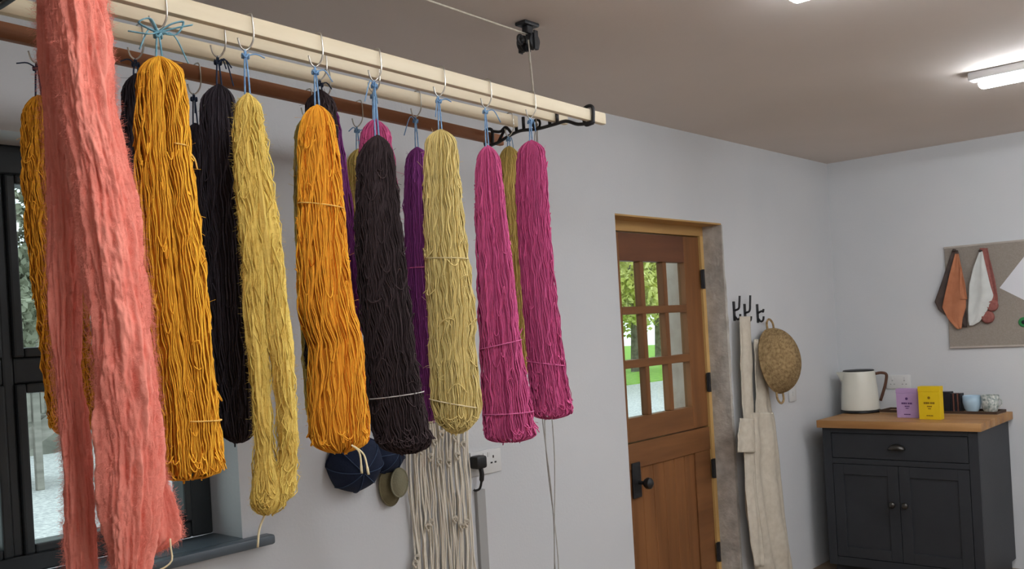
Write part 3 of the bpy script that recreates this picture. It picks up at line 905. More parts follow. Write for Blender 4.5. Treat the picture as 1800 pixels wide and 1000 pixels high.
skein('pale yellow yarn skein with a loose rounded foot', 0,
      [(228, 757, 791), (236, 750, 798), (250, 748, 803), (300, 746, 806), (400, 746, 815), (500, 749, 826), (570, 752, 834), (600, 752, 830), (650, 754, 836), (700, 757, 842), (735, 763, 842), (762, 774, 834)],
      'pale', 15, 'blue', 'bent wire hook above the pale yellow skein', tails=3, capb=.06, loops=70, messy=.9,
      ties=((.425, TH_['pale'], dict(tilt=.004)), (.9, TH_['cream'], dict(tilt=.02, half=True))))
skein('pink yarn skein hanging left of its pink twin, over the wall socket', 0,
      [(256, 846, 867), (264, 841, 873), (280, 838, 877), (330, 836, 884), (400, 838, 892), (500, 842, 906), (600, 846, 915), (700, 850, 932), (740, 851, 938), (777, 856, 943)],
      'pink', 16, 'blue', 'bent wire hook above the left pink skein', capb=.02, loops=60, wav=.0014, r=.0015, groove=.4,
      ties=((.67, TH_['pink'], dict(tilt=-.012)), (.9, TH_['pink'], dict(tilt=.0, half=True))))
skein('rightmost pink yarn skein at the bracket end of the rack', 0,
      [(247, 919, 948), (255, 913, 954), (268, 911, 958), (320, 908, 962), (400, 912, 966), (500, 918, 974), (600, 925, 985), (680, 930, 996), (715, 932, 1004), (736, 938, 1003)],
      'pink', 18, 'blue', 'bent wire hook above the rightmost pink skein', capb=.02, loops=60, wav=.0014, r=.0015, tails=3,
      ties=((.80, TH_['pink'], dict(tilt=.012)),))
# behind them
skein('large black yarn skein left of the mustard fleecy one', 1,
      [(149, 370, 401), (158, 362, 408), (175, 358, 412), (220, 354, 418), (350, 358, 425), (500, 366, 438), (650, 378, 446), (740, 386, 448), (778, 392, 448)],
      'black', 21, 'navy_cord', 'bent wire hook above the large black skein', tails=3, loops=30, wav=.0018, nfuzz=120)
skein('dark brown yarn skein mostly hidden behind the bright orange one', 1,
      [(158, 552, 574), (167, 543, 581), (180, 537, 587), (300, 531, 594), (450, 531, 600), (560, 535, 606), (662, 541, 612)],
      'blackbrown', 22, 'navy_cord', lite=True, hooklabel='bent wire hook above the hidden dark brown skein')
skein('pink yarn skein peeping out behind the black brown one', 1,
      [(210, 646, 671), (218, 639, 680), (235, 635, 686), (300, 633, 697), (400, 636, 704), (560, 642, 712), (700, 652, 724)],
      'pink', 23, 'blue', lite=True, hooklabel='bent wire hook above the pink skein behind the black brown one')
skein('short black yarn skein beside the coral wool and behind the amber skein', 2,
      [(130, 229, 250), (138, 221, 258), (155, 217, 263), (250, 213, 270), (350, 218, 278), (450, 228, 290), (640, 242, 306)],
      'black', 24, 'navy_cord', lite=True, hooklabel='bent wire hook above the black skein next to the coral wool')
skein('purple yarn skein mostly hidden behind the bright orange one', 2,
      [(180, 558, 582), (190, 552, 590), (210, 550, 594), (300, 552, 608), (400, 556, 621), (500, 562, 633), (600, 572, 641), (720, 584, 653)],
      'purple', 25, 'blue', lite=True, hooklabel='bent wire hook above the hidden purple skein')
skein('deep purple yarn skein left of the pale yellow one', 2,
      [(259, 721, 745), (267, 716, 750), (285, 712, 753), (350, 710, 756), (500, 714, 762), (600, 722, 770), (740, 732, 778)],
      'purple', 26, 'blue', hooklabel='bent wire hook above the deep purple skein', wav=.001, r=.0015, loops=24, tails=2, K=44,
      ties=((.44, TH_['pink'], dict(half=True, tail=.08)),))
skein('olive yellow yarn skein between the two right-hand pink ones', 2,
      [(257, 884, 905), (265, 879, 909), (285, 877, 912), (400, 884, 918), (550, 894, 926), (660, 900, 932)],
      'olive', 27, 'blue', hooklabel='bent wire hook above the olive yellow skein', loops=20, K=44)
skein('ochre yarn skein at the far left behind the coral wool', 3,
      [(168, 52, 82), (178, 46, 94), (200, 41, 102), (280, 40, 112), (400, 46, 126), (480, 54, 140), (560, 66, 152), (650, 74, 162), (700, 80, 166), (765, 92, 168)],
      'ochre', 28, 'navy_cord', tails=2, hooklabel='wire hook above the far left ochre skein', loops=60, wav=.002, messy=.6)
skein('small black yarn skein squeezed between the amber and large black ones', 3,
      [(217, 333, 354), (225, 327, 360), (240, 323, 364), (350, 328, 372), (500, 338, 384), (650, 350, 395), (730, 360, 402)],
      'black', 29, 'navy_cord', lite=True, tails=2, hooklabel='bent wire hook above the small squeezed black skein')
skein('olive yarn skein showing along the left edge of the bright orange one', 3,
      [(205, 529, 548), (213, 523, 554), (230, 519, 558), (300, 518, 560), (400, 520, 566), (500, 526, 574), (740, 540, 590)],
      'olive', 30, 'blue', lite=True, hooklabel='bent wire hook above the olive skein behind the orange one')
skein('olive yarn skein behind the left edge of the black brown one', 3,
      [(262, 619, 640), (270, 613, 645), (285, 610, 649), (350, 611, 652), (430, 614, 655), (560, 620, 660)],
      'olive', 31, 'blue', lite=True, hooklabel='bent wire hook on the brown lath above the half-hidden olive skein', tails=2)

# fuzzy mustard hank: two fleecy limbs that part lower down
rng = np.random.default_rng(12)
A = Limb([(164, 424, 447), (172, 417, 453), (190, 414, 452), (250, 411, 450), (350, 417, 458), (450, 426, 464), (550, 432, 466), (650, 440, 472), (720, 446, 475), (800, 449, 480), (850, 444, 500), (880, 442, 500), (905, 448, 494)], 0, .8)
B = Limb([(168, 426, 448), (180, 430, 456), (250, 434, 467), (350, 444, 483), (450, 456, 495), (550, 469, 503), (650, 481, 515), (720, 489, 519), (800, 490, 520), (850, 474, 519), (885, 468, 512)], 0, .8)
mroot = empty('yarn_skein', A.top, 'fuzzy mustard yellow hank in two fleecy ropes', 'yarn skein', 'skeins hung on the drying rack')
mp = []
for lb, sd in ((A, 1.0), (B, 7.0)):
    mp.append(roving_body(lb, rng, 200, 64, .005, ribs=.04, seed=sd, ridge=7))
mp.append(yarn([A, B], rng, r=.0014, layers=((1.02, .5),), K=48, wav=.0035, wl=.05, loops=60, messy=.8, bulge=.08))
mp.append(fuzz([A, B], rng, 9000, .009, .0002))
o = np_mesh('yarn', *merge(*mp), YC['mustard'], mroot); o['kind'] = 'stuff'
hk = hook_over(0, A.top, 'bent wire hook above the fuzzy mustard hank')
hang_cord(hk, A.top, M['blue'], mroot, rng)
e = on_plane(466, 902, A.P, A.ev)
MB().tube(spline([e + UP * .02, e, on_plane(456, 930, A.P, A.ev), on_plane(453, 962, A.P, A.ev)], 12), .0022, 6).build('yarn_end', TH_['cream'], mroot, True)

# coral roving slung over the front lath
rng = np.random.default_rng(40)
RgtR = [(-70, 66, 186), (0, 78, 193), (100, 92, 200), (200, 104, 207), (250, 112, 219), (300, 124, 232), (350, 129, 242), (450, 135, 256), (560, 152, 270), (640, 159, 276), (700, 164, 281), (760, 168, 283), (820, 173, 286), (870, 171, 284), (920, 178, 280), (948, 186, 274), (985, 192, 264), (1030, 198, 256), (1090, 206, 250)]
FlpR = [(770, 246, 276), (800, 244, 284), (840, 244, 292), (870, 243, 304), (905, 242, 315), (930, 238, 321), (950, 234, 322), (966, 226, 300), (982, 224, 270)]
LftR = [(-70, 62, 120), (0, 61, 124), (100, 65, 130), (200, 71, 138), (300, 77, 142), (400, 81, 147), (470, 80, 148), (560, 88, 140), (640, 91, 139), (700, 97, 148), (760, 103, 155), (840, 111, 163), (880, 109, 170), (940, 109, 172), (1010, 113, 172), (1090, 118, 168)]
CR = Limb(RgtR, 0, .62, push=-.035)
CF = Limb(FlpR, 0, .5, push=-.05)
CL = Limb(LftR, 0, .8, push=.035)
croot = empty('wool_roving', CR.top, 'fluffy coral pink wool roving slung over the rack nearest the camera', 'wool roving')
cp = [roving_body(CR, rng, 360, 150, .0085, capt=.05, ribs=.03, seed=3.0, ridge=7, base_r=.88), roving_body(CL, rng, 320, 100, .006, capt=.05, ribs=.03, seed=17.0, ridge=5, base_r=.84)]
cp.append(roving_body(CF, rng, 110, 90, .008, capt=.04, capb=.02, ribs=.05, seed=31.0, ridge=5)); cp.append(fuzz([CF], rng, 8000, .0095, .00014))
cp.append(fuzz([CR], rng, 34000, .0095, .00014)); cp.append(fuzz([CL], rng, 18000, .0095, .00014))
o = np_mesh('wool', *merge(*cp), YC['coral'], croot); o['kind'] = 'stuff'
# the fold that carries it over the lath
tl = np.dot(RO - CR.top, RD)
lp = lath_pt(0, tl)
fold = MB()
for j in range(9):
    a = (j - 4) * .014
    s0 = CR.top + RD * a * .9 - UP * .03; s1 = CL.top + RD * a * .7 - UP * .03
    fold.tube(spline([s0, np.array([s0[0], s0[1], lp[2] + .005]), lp + RD * a + UP * .045, np.array([s1[0], s1[1], lp[2] + .005]), s1], 20), .016, 8)
fold.build('fold', mat_noise('coral_wool_fold', (222, 104, 98), (240, 128, 122), 30, .95, .4, 200), croot, True)
e = on_plane(300, 962, CR.P, CR.ev)
MB().tube(spline([e + UP * .015, e, on_plane(302, 985, CR.P, CR.ev), on_plane(285, 1000, CR.P, CR.ev), on_plane(262, 1006, CR.P, CR.ev)], 14), .0016, 6).build('yarn_end', TH_['cream'], croot, True)

# ------------------------------------------------------------------ things on the long wall
def wp(x, y, off=0.0):
    return on(x, y, 1, WALL_Y - off)


def sp(x, y, off=0.0):
    return on(x, y, 0, WALL_X - off)


def cloth(rows, plane, nrm, across, mat, name, parent, rng, amp=.012, folds=5, K=50, C_=34, thick=.004, base=.02, ph=0.0, grow=1.0):
    """hanging cloth: outline rows on a plane, with real folds coming out along nrm"""
    L = [plane(xl, y, base) for (y, xl, xr) in rows]; R = [plane(xr, y, base) for (y, xl, xr) in rows]
    t = np.linspace(0, len(rows) - 1, K)
    L = np.array([[np.interp(v, range(len(rows)), [p[k] for p in L]) for k in range(3)] for v in t])
    R = np.array([[np.interp(v, range(len(rows)), [p[k] for p in R]) for k in range(3)] for v in t])
    vs = []
    for i in range(K):
        f = i / (K - 1)
        for j in range(C_):
            u = j / (C_ - 1)
            d = base + amp * (.35 + .65 * f * grow) * (math.sin(u * folds * math.pi * 2 + ph + 1.2 * math.sin(f * 2.2 + ph)) + .6 * math.sin(u * folds * 1.7 * math.pi + 2 + f * 3)) + amp * .8 * noise.noise((u * 4, f * 6, ph))
            vs.append(L[i] * (1 - u) + R[i] * u + nrm * (max(d, .004) - base))
    n0 = len(vs)
    fs = [(i * C_ + j, i * C_ + j + 1, (i + 1) * C_ + j + 1, (i + 1) * C_ + j) for i in range(K - 1) for j in range(C_ - 1)]
    o = link(name, vs, fs, mat, parent, True)
    md = o.modifiers.new('thickness', 'SOLIDIFY'); md.thickness = thick; md.offset = 0
    return o


WN = np.array([0, -1.0, 0]); RN = np.array([-1.0, 0, 0])
rng = np.random.default_rng(5)

# coat hooks
hk_px = [(1297, 520, 1299, 552), (1320, 519, 1318, 556), (1344, 543, 1340, 556)]
hroots = []
for k, ((x0, y0, x1, y1), lab) in enumerate(zip(hk_px, ('leftmost black iron coat hook holding the linen apron', 'black iron coat hook between the apron strap and basket', 'grey iron coat hook holding the woven basket'))):
    t0 = wp(x0, y0, .035); t1 = wp(x1, y1, .03)
    b = empty('coat_hook', t1, lab, 'hook', 'coat hooks on the long wall')
    MB().box((t1[0] - .012, WALL_Y - .005, t1[2] - .035), (t1[0] + .012, WALL_Y, t1[2] + .07), .002).build('back_plate', M['iron'], b)
    zt = t0[2]; zb = t1[2]
    MB().tube(spline([(t1[0], WALL_Y - .004, zb + .02), (t1[0], WALL_Y - .03, zb + .03), (t1[0], WALL_Y - .036, zb + (zt - zb) * .6), (t1[0], WALL_Y - .040, zt)], 16), [.006] * 16 + [.008], 8).build('upper_prong', M['iron'], b, True)
    MB().tube(spline([(t1[0], WALL_Y - .004, zb - .01), (t1[0], WALL_Y - .02, zb - .028), (t1[0], WALL_Y - .034, zb - .02), (t1[0], WALL_Y - .038, zb + .0)], 14), .006, 8).build('lower_prong', M['iron'], b, True)
    hroots.append((b, t1))

# linen apron
ap = empty('linen_apron', wp(1335, 990), 'crumpled natural linen apron hanging from the coat hooks by the doorway', 'apron')
cloth([(556, 1299, 1320), (640, 1300, 1324), (700, 1304, 1326), (745, 1306, 1328)], wp, WN, 0, M['linen'], 'strap', ap, rng, .008, 1.5, 30, 16, base=.05, ph=.4)
cloth([(596, 1326, 1336), (640, 1326, 1347), (700, 1328, 1355), (745, 1326, 1362)], wp, WN, 0, M['linen'], 'bib', ap, rng, .010, 1.6, 30, 18, base=.03, ph=2.0)
cloth([(725, 1306, 1360), (760, 1304, 1366), (820, 1306, 1374), (900, 1310, 1382), (975, 1322, 1394), (1012, 1330, 1400)], wp, WN, 0, M['linen'], 'skirt', ap, rng, .016, 2.6, 60, 50, base=.045, ph=1.0)
cloth([(735, 1300, 1326), (760, 1297, 1328), (795, 1296, 1330)], wp, WN, 0, M['linen'], 'pocket_flap', ap, rng, .008, 1.3, 20, 18, base=.10, ph=3.0)
cloth([(790, 1308, 1326), (860, 1311, 1330), (940, 1320, 1340), (996, 1328, 1343)], wp, WN, 0, M['linen'], 'waist_tie', ap, rng, .007, 1.2, 30, 14, base=.085, ph=5.0)

# woven basket hung by its handle, mouth turned to the wall and down
bc = wp(1372, 632, .115)
bk = empty('woven_basket', bc, 'round woven seagrass basket hung by a loop on the coat hook', 'basket')
b_ax = .58 * RT - .66 * FW + .16 * UP; b_ax /= np.linalg.norm(b_ax)           # outward pole of the bowl
b_u = wp(1352, 690) - wp(1352, 575); b_u /= np.linalg.norm(b_u); b_u = b_u - b_ax * np.dot(b_u, b_ax); b_u /= np.linalg.norm(b_u)
b_v = np.cross(b_ax, b_u)
Rb = .172
mouth = bc - b_ax * .035
vs, fs = [], []
NR, NC = 40, 72
for i in range(NR + 1):
    th = (math.pi / 2) * (1 - i / NR)
    for j in range(NC):
        a = 2 * math.pi * j / NC
        rr = Rb * math.cos(th) * (1 + .012 * math.sin(i * math.pi) + .008 * math.sin(j * math.pi + i * math.pi))
        wz = .006 * (1 if (i % 2) else -1) * (1 if i < NR else 0) * .5
        vs.append(mouth + b_ax * (.125 * math.sin(th) + wz) + (b_u * math.cos(a) * 1.02 + b_v * math.sin(a) * .80) * (rr + wz))
for i in range(NR):
    for j in range(NC):
        fs.append((i * NC + j, i * NC + (j + 1) % NC, (i + 1) * NC + (j + 1) % NC, (i + 1) * NC + j))
o = link('bowl', vs, fs, M['straw'], bk, True)
md = o.modifiers.new('thickness', 'SOLIDIFY'); md.thickness = .006
MB().tube([mouth + (b_u * math.cos(a) * 1.02 + b_v * math.sin(a) * .80) * (Rb + .003) for a in np.linspace(0, 2 * math.pi, 49)], .007, 8).build('rim', M['straw'], bk, True)
for s_ in (-1, 1):
    c0 = mouth + b_u * Rb * 1.0 * s_
    MB().tube(spline([c0 + b_v * .03, c0 + b_v * .028 + b_u * .045 * s_, c0 + b_u * .066 * s_, c0 - b_v * .028 + b_u * .045 * s_, c0 - b_v * .03], 24), .006, 8).build('handle', M['straw'], bk, True)

# double socket with black plug, and trunking below it
s0, s1 = wp(824, 797), wp(879, 826)
zc = (s0[2] + s1[2]) / 2
ws = empty('wall_socket', (s0[0], WALL_Y, zc), 'white double socket on the long wall under the pink skeins', 'socket')
smooth_by_angle(MB().box((s0[0], WALL_Y - .010, zc - .045), (s1[0], WALL_Y, zc + .045), .003).build('face_plate', M['white_plastic'], ws))
xm = (s0[0] + s1[0]) / 2
for cx_ in (xm + .038,):
    for (dx, dz, a, b) in ((0, .016, .003, .005), (-.011, -.006, .005, .003), (.011, -.006, .005, .003)):
        MB().box((cx_ + dx - a, WALL_Y - .0108, zc + dz - b), (cx_ + dx + a, WALL_Y - .0096, zc + dz + b)).build('pin_hole', M['black_plastic'], ws)
for cx_ in (xm - .012, xm + .012):
    MB().box((cx_ - .006, WALL_Y - .013, zc + .018), (cx_ + .006, WALL_Y - .0096, zc + .036), .001).build('switch', M['white_plastic'], ws)
pg = wp(840, 813, .03)
plug = empty('plug', pg, 'black plug with its short cable in the double socket', 'plug')
smooth_by_angle(MB().box((pg[0] - .027, WALL_Y - .055, pg[2] - .022), (pg[0] + .027, WALL_Y - .0105, pg[2] + .026), .009).build('body', M['black_plastic'], plug))
cp_ = [np.array([pg[0] + .008, WALL_Y - .035, pg[2] - .018]), np.array([pg[0] + .009, WALL_Y - .038, pg[2] - .05]), np.array([pg[0] + .004, WALL_Y - .03, pg[2] - .095]), np.array([pg[0] - .006, WALL_Y - .015, pg[2] - .104]), np.array([pg[0] - .010, WALL_Y - .010, pg[2] - .10])]
MB().tube(spline(cp_, 24), [.009] * 9 + [.0045] * 16, 8).build('cable', M['black_plastic'], plug, True)
t0, t1 = wp(833, 862), wp(849, 862)
tk = MB().box((t0[0], WALL_Y - .016, 0.0), (t1[0] - .004, WALL_Y, t0[2]), .002)
tag(tk.build('trim_3', M['grey_plastic']), 'grey plastic cable trunking running down from the double socket', 'trunking', kind='structure')

# macrame hanging
mc0, mc1 = wp(724, 742), wp(822, 742)
mac = empty('macrame_hanging', ((mc0[0] + mc1[0]) / 2, WALL_Y, mc0[2]), 'cream knotted macrame wall hanging with long cords', 'macrame')
zt = mc0[2]
MB().tube([(mc0[0] - .02, WALL_Y - .03, zt), (mc1[0] + .02, WALL_Y - .03, zt)], .009, 10).build('dowel', M['pine'], mac, True)
mx0, mx1 = wp(722, 1000)[0], wp(828, 1000)[0]
paths = []
NCD = 44
for i in range(NCD):
    u = i / (NCD - 1)
    x = mx0 + (mx1 - mx0) * u
    K = 40
    zz = np.linspace(zt, .35 + .05 * rng.random(), K)
    drop = zt - zz
    wob = .004 * np.sin(drop * rng.uniform(6, 14) + rng.uniform(0, 6.28)) + .003 * np.sin(drop * rng.uniform(18, 34))
    pin = np.zeros(K)
    for (uc, dc) in ((.28, .33), (.8, .30), (.1, .46), (.5, .10), (.2, .07), (.8, .08)):
        g = np.exp(-((drop - dc) / .03) ** 2) * np.exp(-((u - uc) / .09) ** 2)
        pin += (uc - u) * (mx1 - mx0) * .55 * g
    paths.append(np.stack([x + wob + pin, WALL_Y - .018 - .008 * np.sin(i * 2.4) + .004 * np.sin(drop * 9 + i), zz], 1))
V, Q = strands(np.array(paths), np.full(NCD, .0034), 6)
o = np_mesh('cords', V, Q, np.repeat(rng.uniform(.2, .9, NCD), 40 * 6), mat_yarn('macrame_cotton', (238, 230, 214), hue=(206, 196, 178), light=1.06, sheen=.1), mac)
o['kind'] = 'stuff'
for (px, py) in ((758, 917), (752, 925), (800, 912), (812, 925), (820, 918), (733, 980), (730, 990), (724, 772), (740, 790), (756, 802), (772, 810), (788, 812), (804, 800), (764, 775), (776, 762), (800, 768), (814, 780)):
    k = wp(px, py, .034)
    MB().tube([k + np.array([.008 * math.cos(a) * (1 + .2 * math.sin(2.3 * a)), -.004 * math.sin(2 * a), .010 * math.sin(a) - .0006 * a]) for a in np.linspace(0, 13, 30)], .0032, 6).build('knot', M['cord'], mac, True)


# navy sun hats and olive caps on the wall
def hat(name, px, py, rad, label, axis, mat, depth=.10, panels=8, squash=1.0, brim=None, group='hats hung on the long wall', off=.05):
    c_ = wp(px, py, off)
    h = empty(name, c_, label, 'hat', group)
    ax = np.array(axis, float); ax /= np.linalg.norm(ax)
    u = np.cross(ax, UP); u /= np.linalg.norm(u); v = np.cross(u, ax)
    vs, fs = [], []
    NR, NC = 14, panels * 6
    for i in range(NR + 1):
        th = math.pi / 2 * i / NR
        for j in range(NC):
            a = 2 * math.pi * j / NC
            fac = math.cos(math.pi / panels) / math.cos(((a % (2 * math.pi / panels)) - math.pi / panels))
            rr = rad * math.sin(th) * (fac * .6 + .4)
            vs.append(c_ + ax * depth * (math.cos(th) - .35) + (u * math.cos(a) * squash + v * math.sin(a)) * rr)
    for i in range(NR):
        for j in range(NC):
            fs.append((i * NC + j, i * NC + (j + 1) % NC, (i + 1) * NC + (j + 1) % NC, (i + 1) * NC + j))
    o = link('crown', vs, fs, mat, h, True)
    md = o.modifiers.new('thickness', 'SOLIDIFY'); md.thickness = .004
    for k in range(panels):
        a = 2 * math.pi * k / panels
        MB().tube([c_ + ax * (depth * (math.cos(th) - .35) + .0015) + (u * math.cos(a) * squash + v * math.sin(a)) * (rad * math.sin(th) * (math.cos(math.pi / panels) / math.cos(-math.pi / panels) * .6 + .4) + .001) for th in np.linspace(.05, 1.5, 12)], .0013, 5).build('seam', M['navy_seam'] if mat == M['navy'] else mat, o, True)
    MB().tube([c_ + ax * depth * (-.35) + (u * math.cos(a) * squash + v * math.sin(a)) * rad * (.6 * math.cos(math.pi / panels) / math.cos((a % (2 * math.pi / panels)) - math.pi / panels) + .4) for a in np.linspace(0, 2 * math.pi, panels * 6 + 1)], .004, 6).build('brim_edge', mat, h, True)
    return h


hat('navy_hat', 628, 820, .098, 'navy blue panelled cloth hat below the bright orange skein', (-.25, -.9, -.3), M['navy'], .08)
hat('navy_hat', 687, 798, .066, 'smaller navy blue cloth hat below the black brown skein', (.2, -.9, .1), M['navy'], .055, 7, squash=1.15, off=.026)


def pad(px, py, a, b, tilt, mat, name, label, off):
    c_ = wp(px, py, off)
    h = empty(name, c_, label, 'pad', 'olive pads under the navy hats')
    vs, fs = [], []
    NR, NC = 8, 32
    for s_ in (1, -1):
        for i in range(NR + 1):
            r_ = i / NR
            for j in range(NC):
                an = 2 * math.pi * j / NC
                x = a * r_ * math.cos(an); z = b * r_ * math.sin(an)
                vs.append(c_ + np.array([x * math.cos(tilt) - z * math.sin(tilt), -s_ * .011 * (1 - r_ ** 2) - .008 * r_ * math.cos(an), x * math.sin(tilt) + z * math.cos(tilt)]))
    k = (NR + 1) * NC
    for q in range(2):
        for i in range(NR):
            for j in range(NC):
                f_ = (q * k + i * NC + j, q * k + i * NC + (j + 1) % NC, q * k + (i + 1) * NC + (j + 1) % NC, q * k + (i + 1) * NC + j)
                fs.append(f_ if q else f_[::-1])
    link('padding', vs, fs, mat, h, True)
    MB().tube([c_ + np.array([a * math.cos(t) * math.cos(tilt) - b * math.sin(t) * math.sin(tilt), -.008 * math.cos(t), a * math.cos(t) * math.sin(tilt) + b * math.sin(t) * math.cos(tilt)]) for t in np.linspace(0, 2 * math.pi, 41)], .003, 6).build('binding', mat, h, True)
    return h


pad(685, 856, .038, .064, .1, M['olive'], 'oval_pad', 'dark olive oval cloth pad hanging under the smaller navy hat', .02)
pad(702, 848, .030, .048, -.05, M['olive_pale'], 'oval_pad', 'paler olive oval cloth pad in front of the darker one', .05)

# small switch plate behind the basket
p0 = wp(1391, 692)
sw = empty('switch_plate', (p0[0], WALL_Y, p0[2]), 'small white switch plate low beside the woven basket', 'switch')
smooth_by_angle(MB().box((p0[0] - .045, WALL_Y - .011, p0[2] - .045), (p0[0] + .045, WALL_Y, p0[2] + .045), .003).build('face_plate', M['white_plastic'], sw))
MB().box((p0[0] - .008, WALL_Y - .016, p0[2] - .014), (p0[0] + .008, WALL_Y - .0112, p0[2] + .014), .002).build('rocker', M['white_plastic'], sw)

# ------------------------------------------------------------------ the end wall: pinboard and cloths
b0 = sp(1665, 434)
PBT, PBB, PBL, PBR = 1.878, 1.280, 1.778, 0.58
pb = empty('pinboard', (WALL_X, (PBL + PBR) / 2, PBB), 'grey hessian pinboard on the end wall', 'pinboard')
MB().box((WALL_X - .016, PBR, PBB), (WALL_X - .003, PBL, PBT), .003).build('board', M['hessian'], pb)
ec = mat_noise('pinboard_edge', (176, 166, 156), (186, 176, 166), 10, .8)
MB().box((WALL_X - .019, PBR, PBT - .008), (WALL_X - .003, PBL, PBT + .003), .001).build('edge_strip', ec, pb)
MB().box((WALL_X - .019, PBR, PBB - .003), (WALL_X - .003, PBL, PBB + .008), .001).build('edge_strip', ec, pb)


def folded(rows, mat, name, parent, off, amp=.006, folds=1.5, ph=0.0):
    return cloth(rows, lambda x, y, o_: sp(x, y, .018 + o_), RN, 0, mat, name, parent, rng, amp, folds, 34, 20, .003, off, ph)


c1 = empty('cloth', sp(1676, 440, .02), 'terracotta cloth with a dark reverse hanging at the left of the pinboard', 'cloth', 'cloths pinned on the pinboard')
folded([(440, 1674, 1684), (470, 1664, 1690), (500, 1654, 1694), (530, 1643, 1697), (545, 1650, 1698), (575, 1690, 1700)], M['dark_cloth'], 'reverse', c1, .012, .003)
folded([(446, 1679, 1685), (480, 1670, 1692), (510, 1663, 1698), (540, 1656, 1698), (560, 1666, 1692), (578, 1682, 1690)], M['terracotta'], 'front_panel', c1, .022, .005, 1.2, .5)
folded([(470, 1688, 1690), (500, 1687, 1697), (526, 1688, 1700)], M['terracotta'], 'side_fold', c1, .032, .003, .8, 1.0)
c2 = empty('cloth', sp(1722, 440, .02), 'white cloth with a crisp fold hanging on the pinboard', 'cloth', 'cloths pinned on the pinboard')
folded([(442, 1722, 1727), (470, 1711, 1733), (500, 1704, 1740), (520, 1703, 1746), (545, 1702, 1735), (565, 1702, 1722), (572, 1704, 1710)], M['white_cloth'], 'front_panel', c2, .030, .006, 1.4, 1.5)
c3 = empty('knitted_strip', sp(1730, 440, .02), 'dusty rose knitted strip with a curled end beside the white cloth', 'knitting')
folded([(436, 1722, 1736), (455, 1728, 1740), (490, 1738, 1749), (520, 1744, 1754), (540, 1738, 1754)], M['rose_cloth'], 'strip', c3, .014, .004, 1.0, .2)
for (px, py, r_) in ((1744, 537, .034), (1736, 557, .038)):
    cc_ = sp(px, py, .034)
    MB().lathe(cc_, [(0, -.014), (r_ * .7, -.012), (r_, 0), (r_ * .75, .012), (r_ * .5, .009), (r_ * .25, .013), (0, .012)], 20, ((0, 1, 0), (0, 0, 1), RN)).build('curl', M['rose_cloth'], c3, True)
for (px, py, par) in ((1680, 440, c1), (1726, 441, c2)):
    k = sp(px, py, .02)
    MB().lathe(k, [(.005, 0), (.007, .02), (.004, .03), (.008, .04), (0, .042)], 12, ((0, 1, 0), (0, 0, 1), RN)).build('pin', M['dark_cloth'], par, True)
pp = empty('paper_sheet', sp(1790, 500, .02), 'white sheet of paper pinned askew at the right edge of the pinboard', 'paper')
q = [sp(x, y, .0175) for (x, y) in ((1757, 506), (1808, 441), (1880, 470), (1836, 545))]
MB().prism(q, (-.0015, 0, 0)).build('sheet', M['paper'], pp)
gb = sp(1800, 566, .017)
bd = empty('badge', gb, 'round green badge on the pinboard below the paper', 'badge')
MB().lathe(gb, [(.028, 0), (.028, .004), (.024, .007), (0, .009)], 28, ((0, 1, 0), (0, 0, 1), RN)).build('disc', M['green_badge'], bd, True)
MB().lathe(gb + RN * .008, [(.012, 0), (.010, .003), (0, .004)], 20, ((0, 1, 0), (0, 0, 1), RN)).build('centre', M['black_card'], bd, True)

# socket behind the kettle
p0 = sp(1580, 671)
sk = empty('end_wall_socket', (WALL_X, p0[1], p0[2]), 'white double socket on the end wall between kettle and lilac box', 'socket')
smooth_by_angle(MB().box((WALL_X - .010, p0[1] - .073, p0[2] - .043), (WALL_X, p0[1] + .073, p0[2] + .043), .003).build('face_plate', M['white_plastic'], sk))
for dy in (-.036, .036):
    MB().box((WALL_X - .013, p0[1] + dy - .006, p0[2] + .016), (WALL_X - .0098, p0[1] + dy + .006, p0[2] + .032), .001).build('switch', M['white_plastic'], sk)
    for (a, b) in ((0, .008), (-.011, -.014), (.011, -.014)):
        MB().box((WALL_X - .0108, p0[1] + dy + a - .004, p0[2] + b - .003), (WALL_X - .0096, p0[1] + dy + a + .004, p0[2] + b + .003)).build('pin_hole', M['grey_plastic'], sk)

# ------------------------------------------------------------------ cabinet with worktop
WT = .905
fx = 5.275; y0w, y1w = 1.46, 2.355
cy0, cy1 = y0w + .025, y1w - .02
cx0 = fx + .03
cb = empty('cabinet', ((cx0 + WALL_X) / 2, (cy0 + cy1) / 2, 0), 'charcoal painted cabinet with one drawer and two doors', 'cabinet')
bt = WT - .043
bod = MB().box((cx0 + .018, cy0, .06), (WALL_X - .012, cy1, bt - .001)).box((cx0 + .05, cy0 + .02, 0), (WALL_X - .02, cy1 - .02, .06))
bod.box((cx0, cy0, .06), (cx0 + .018, cy0 + .05, bt - .001), .002).box((cx0, cy1 - .05, .06), (cx0 + .018, cy1, bt - .001), .002)
bod.box((cx0, cy0 + .05, bt - .03), (cx0 + .018, cy1 - .05, bt - .001), .002).box((cx0, cy0 + .05, .655), (cx0 + .018, cy1 - .05, .685), .002).box((cx0, cy0 + .05, .06), (cx0 + .018, cy1 - .05, .11), .002)
bod.build('body', M['charcoal'], cb)
d_ = MB().box((cx0 + .001, cy0 + .053, .688), (cx0 + .0175, cy1 - .053, bt - .033), .003).build('drawer', M['charcoal'], cb)
hy, hz = (cy0 + cy1) / 2 - .0, (.688 + bt - .033) / 2
vs, fs = [], []
for i in range(9):
    for j in range(17):
        a = math.pi * j / 16; b = math.pi / 2 * i / 8
        vs.append((cx0 - .026 * math.sin(b) * (.3 + .7 * math.sin(a)) + .001, hy + .044 * math.cos(a), hz - .012 + .030 * math.sin(a) * math.cos(b) ** .6))
for i in range(8):
    for j in range(16):
        fs.append((i * 17 + j, i * 17 + j + 1, (i + 1) * 17 + j + 1, (i + 1) * 17 + j))
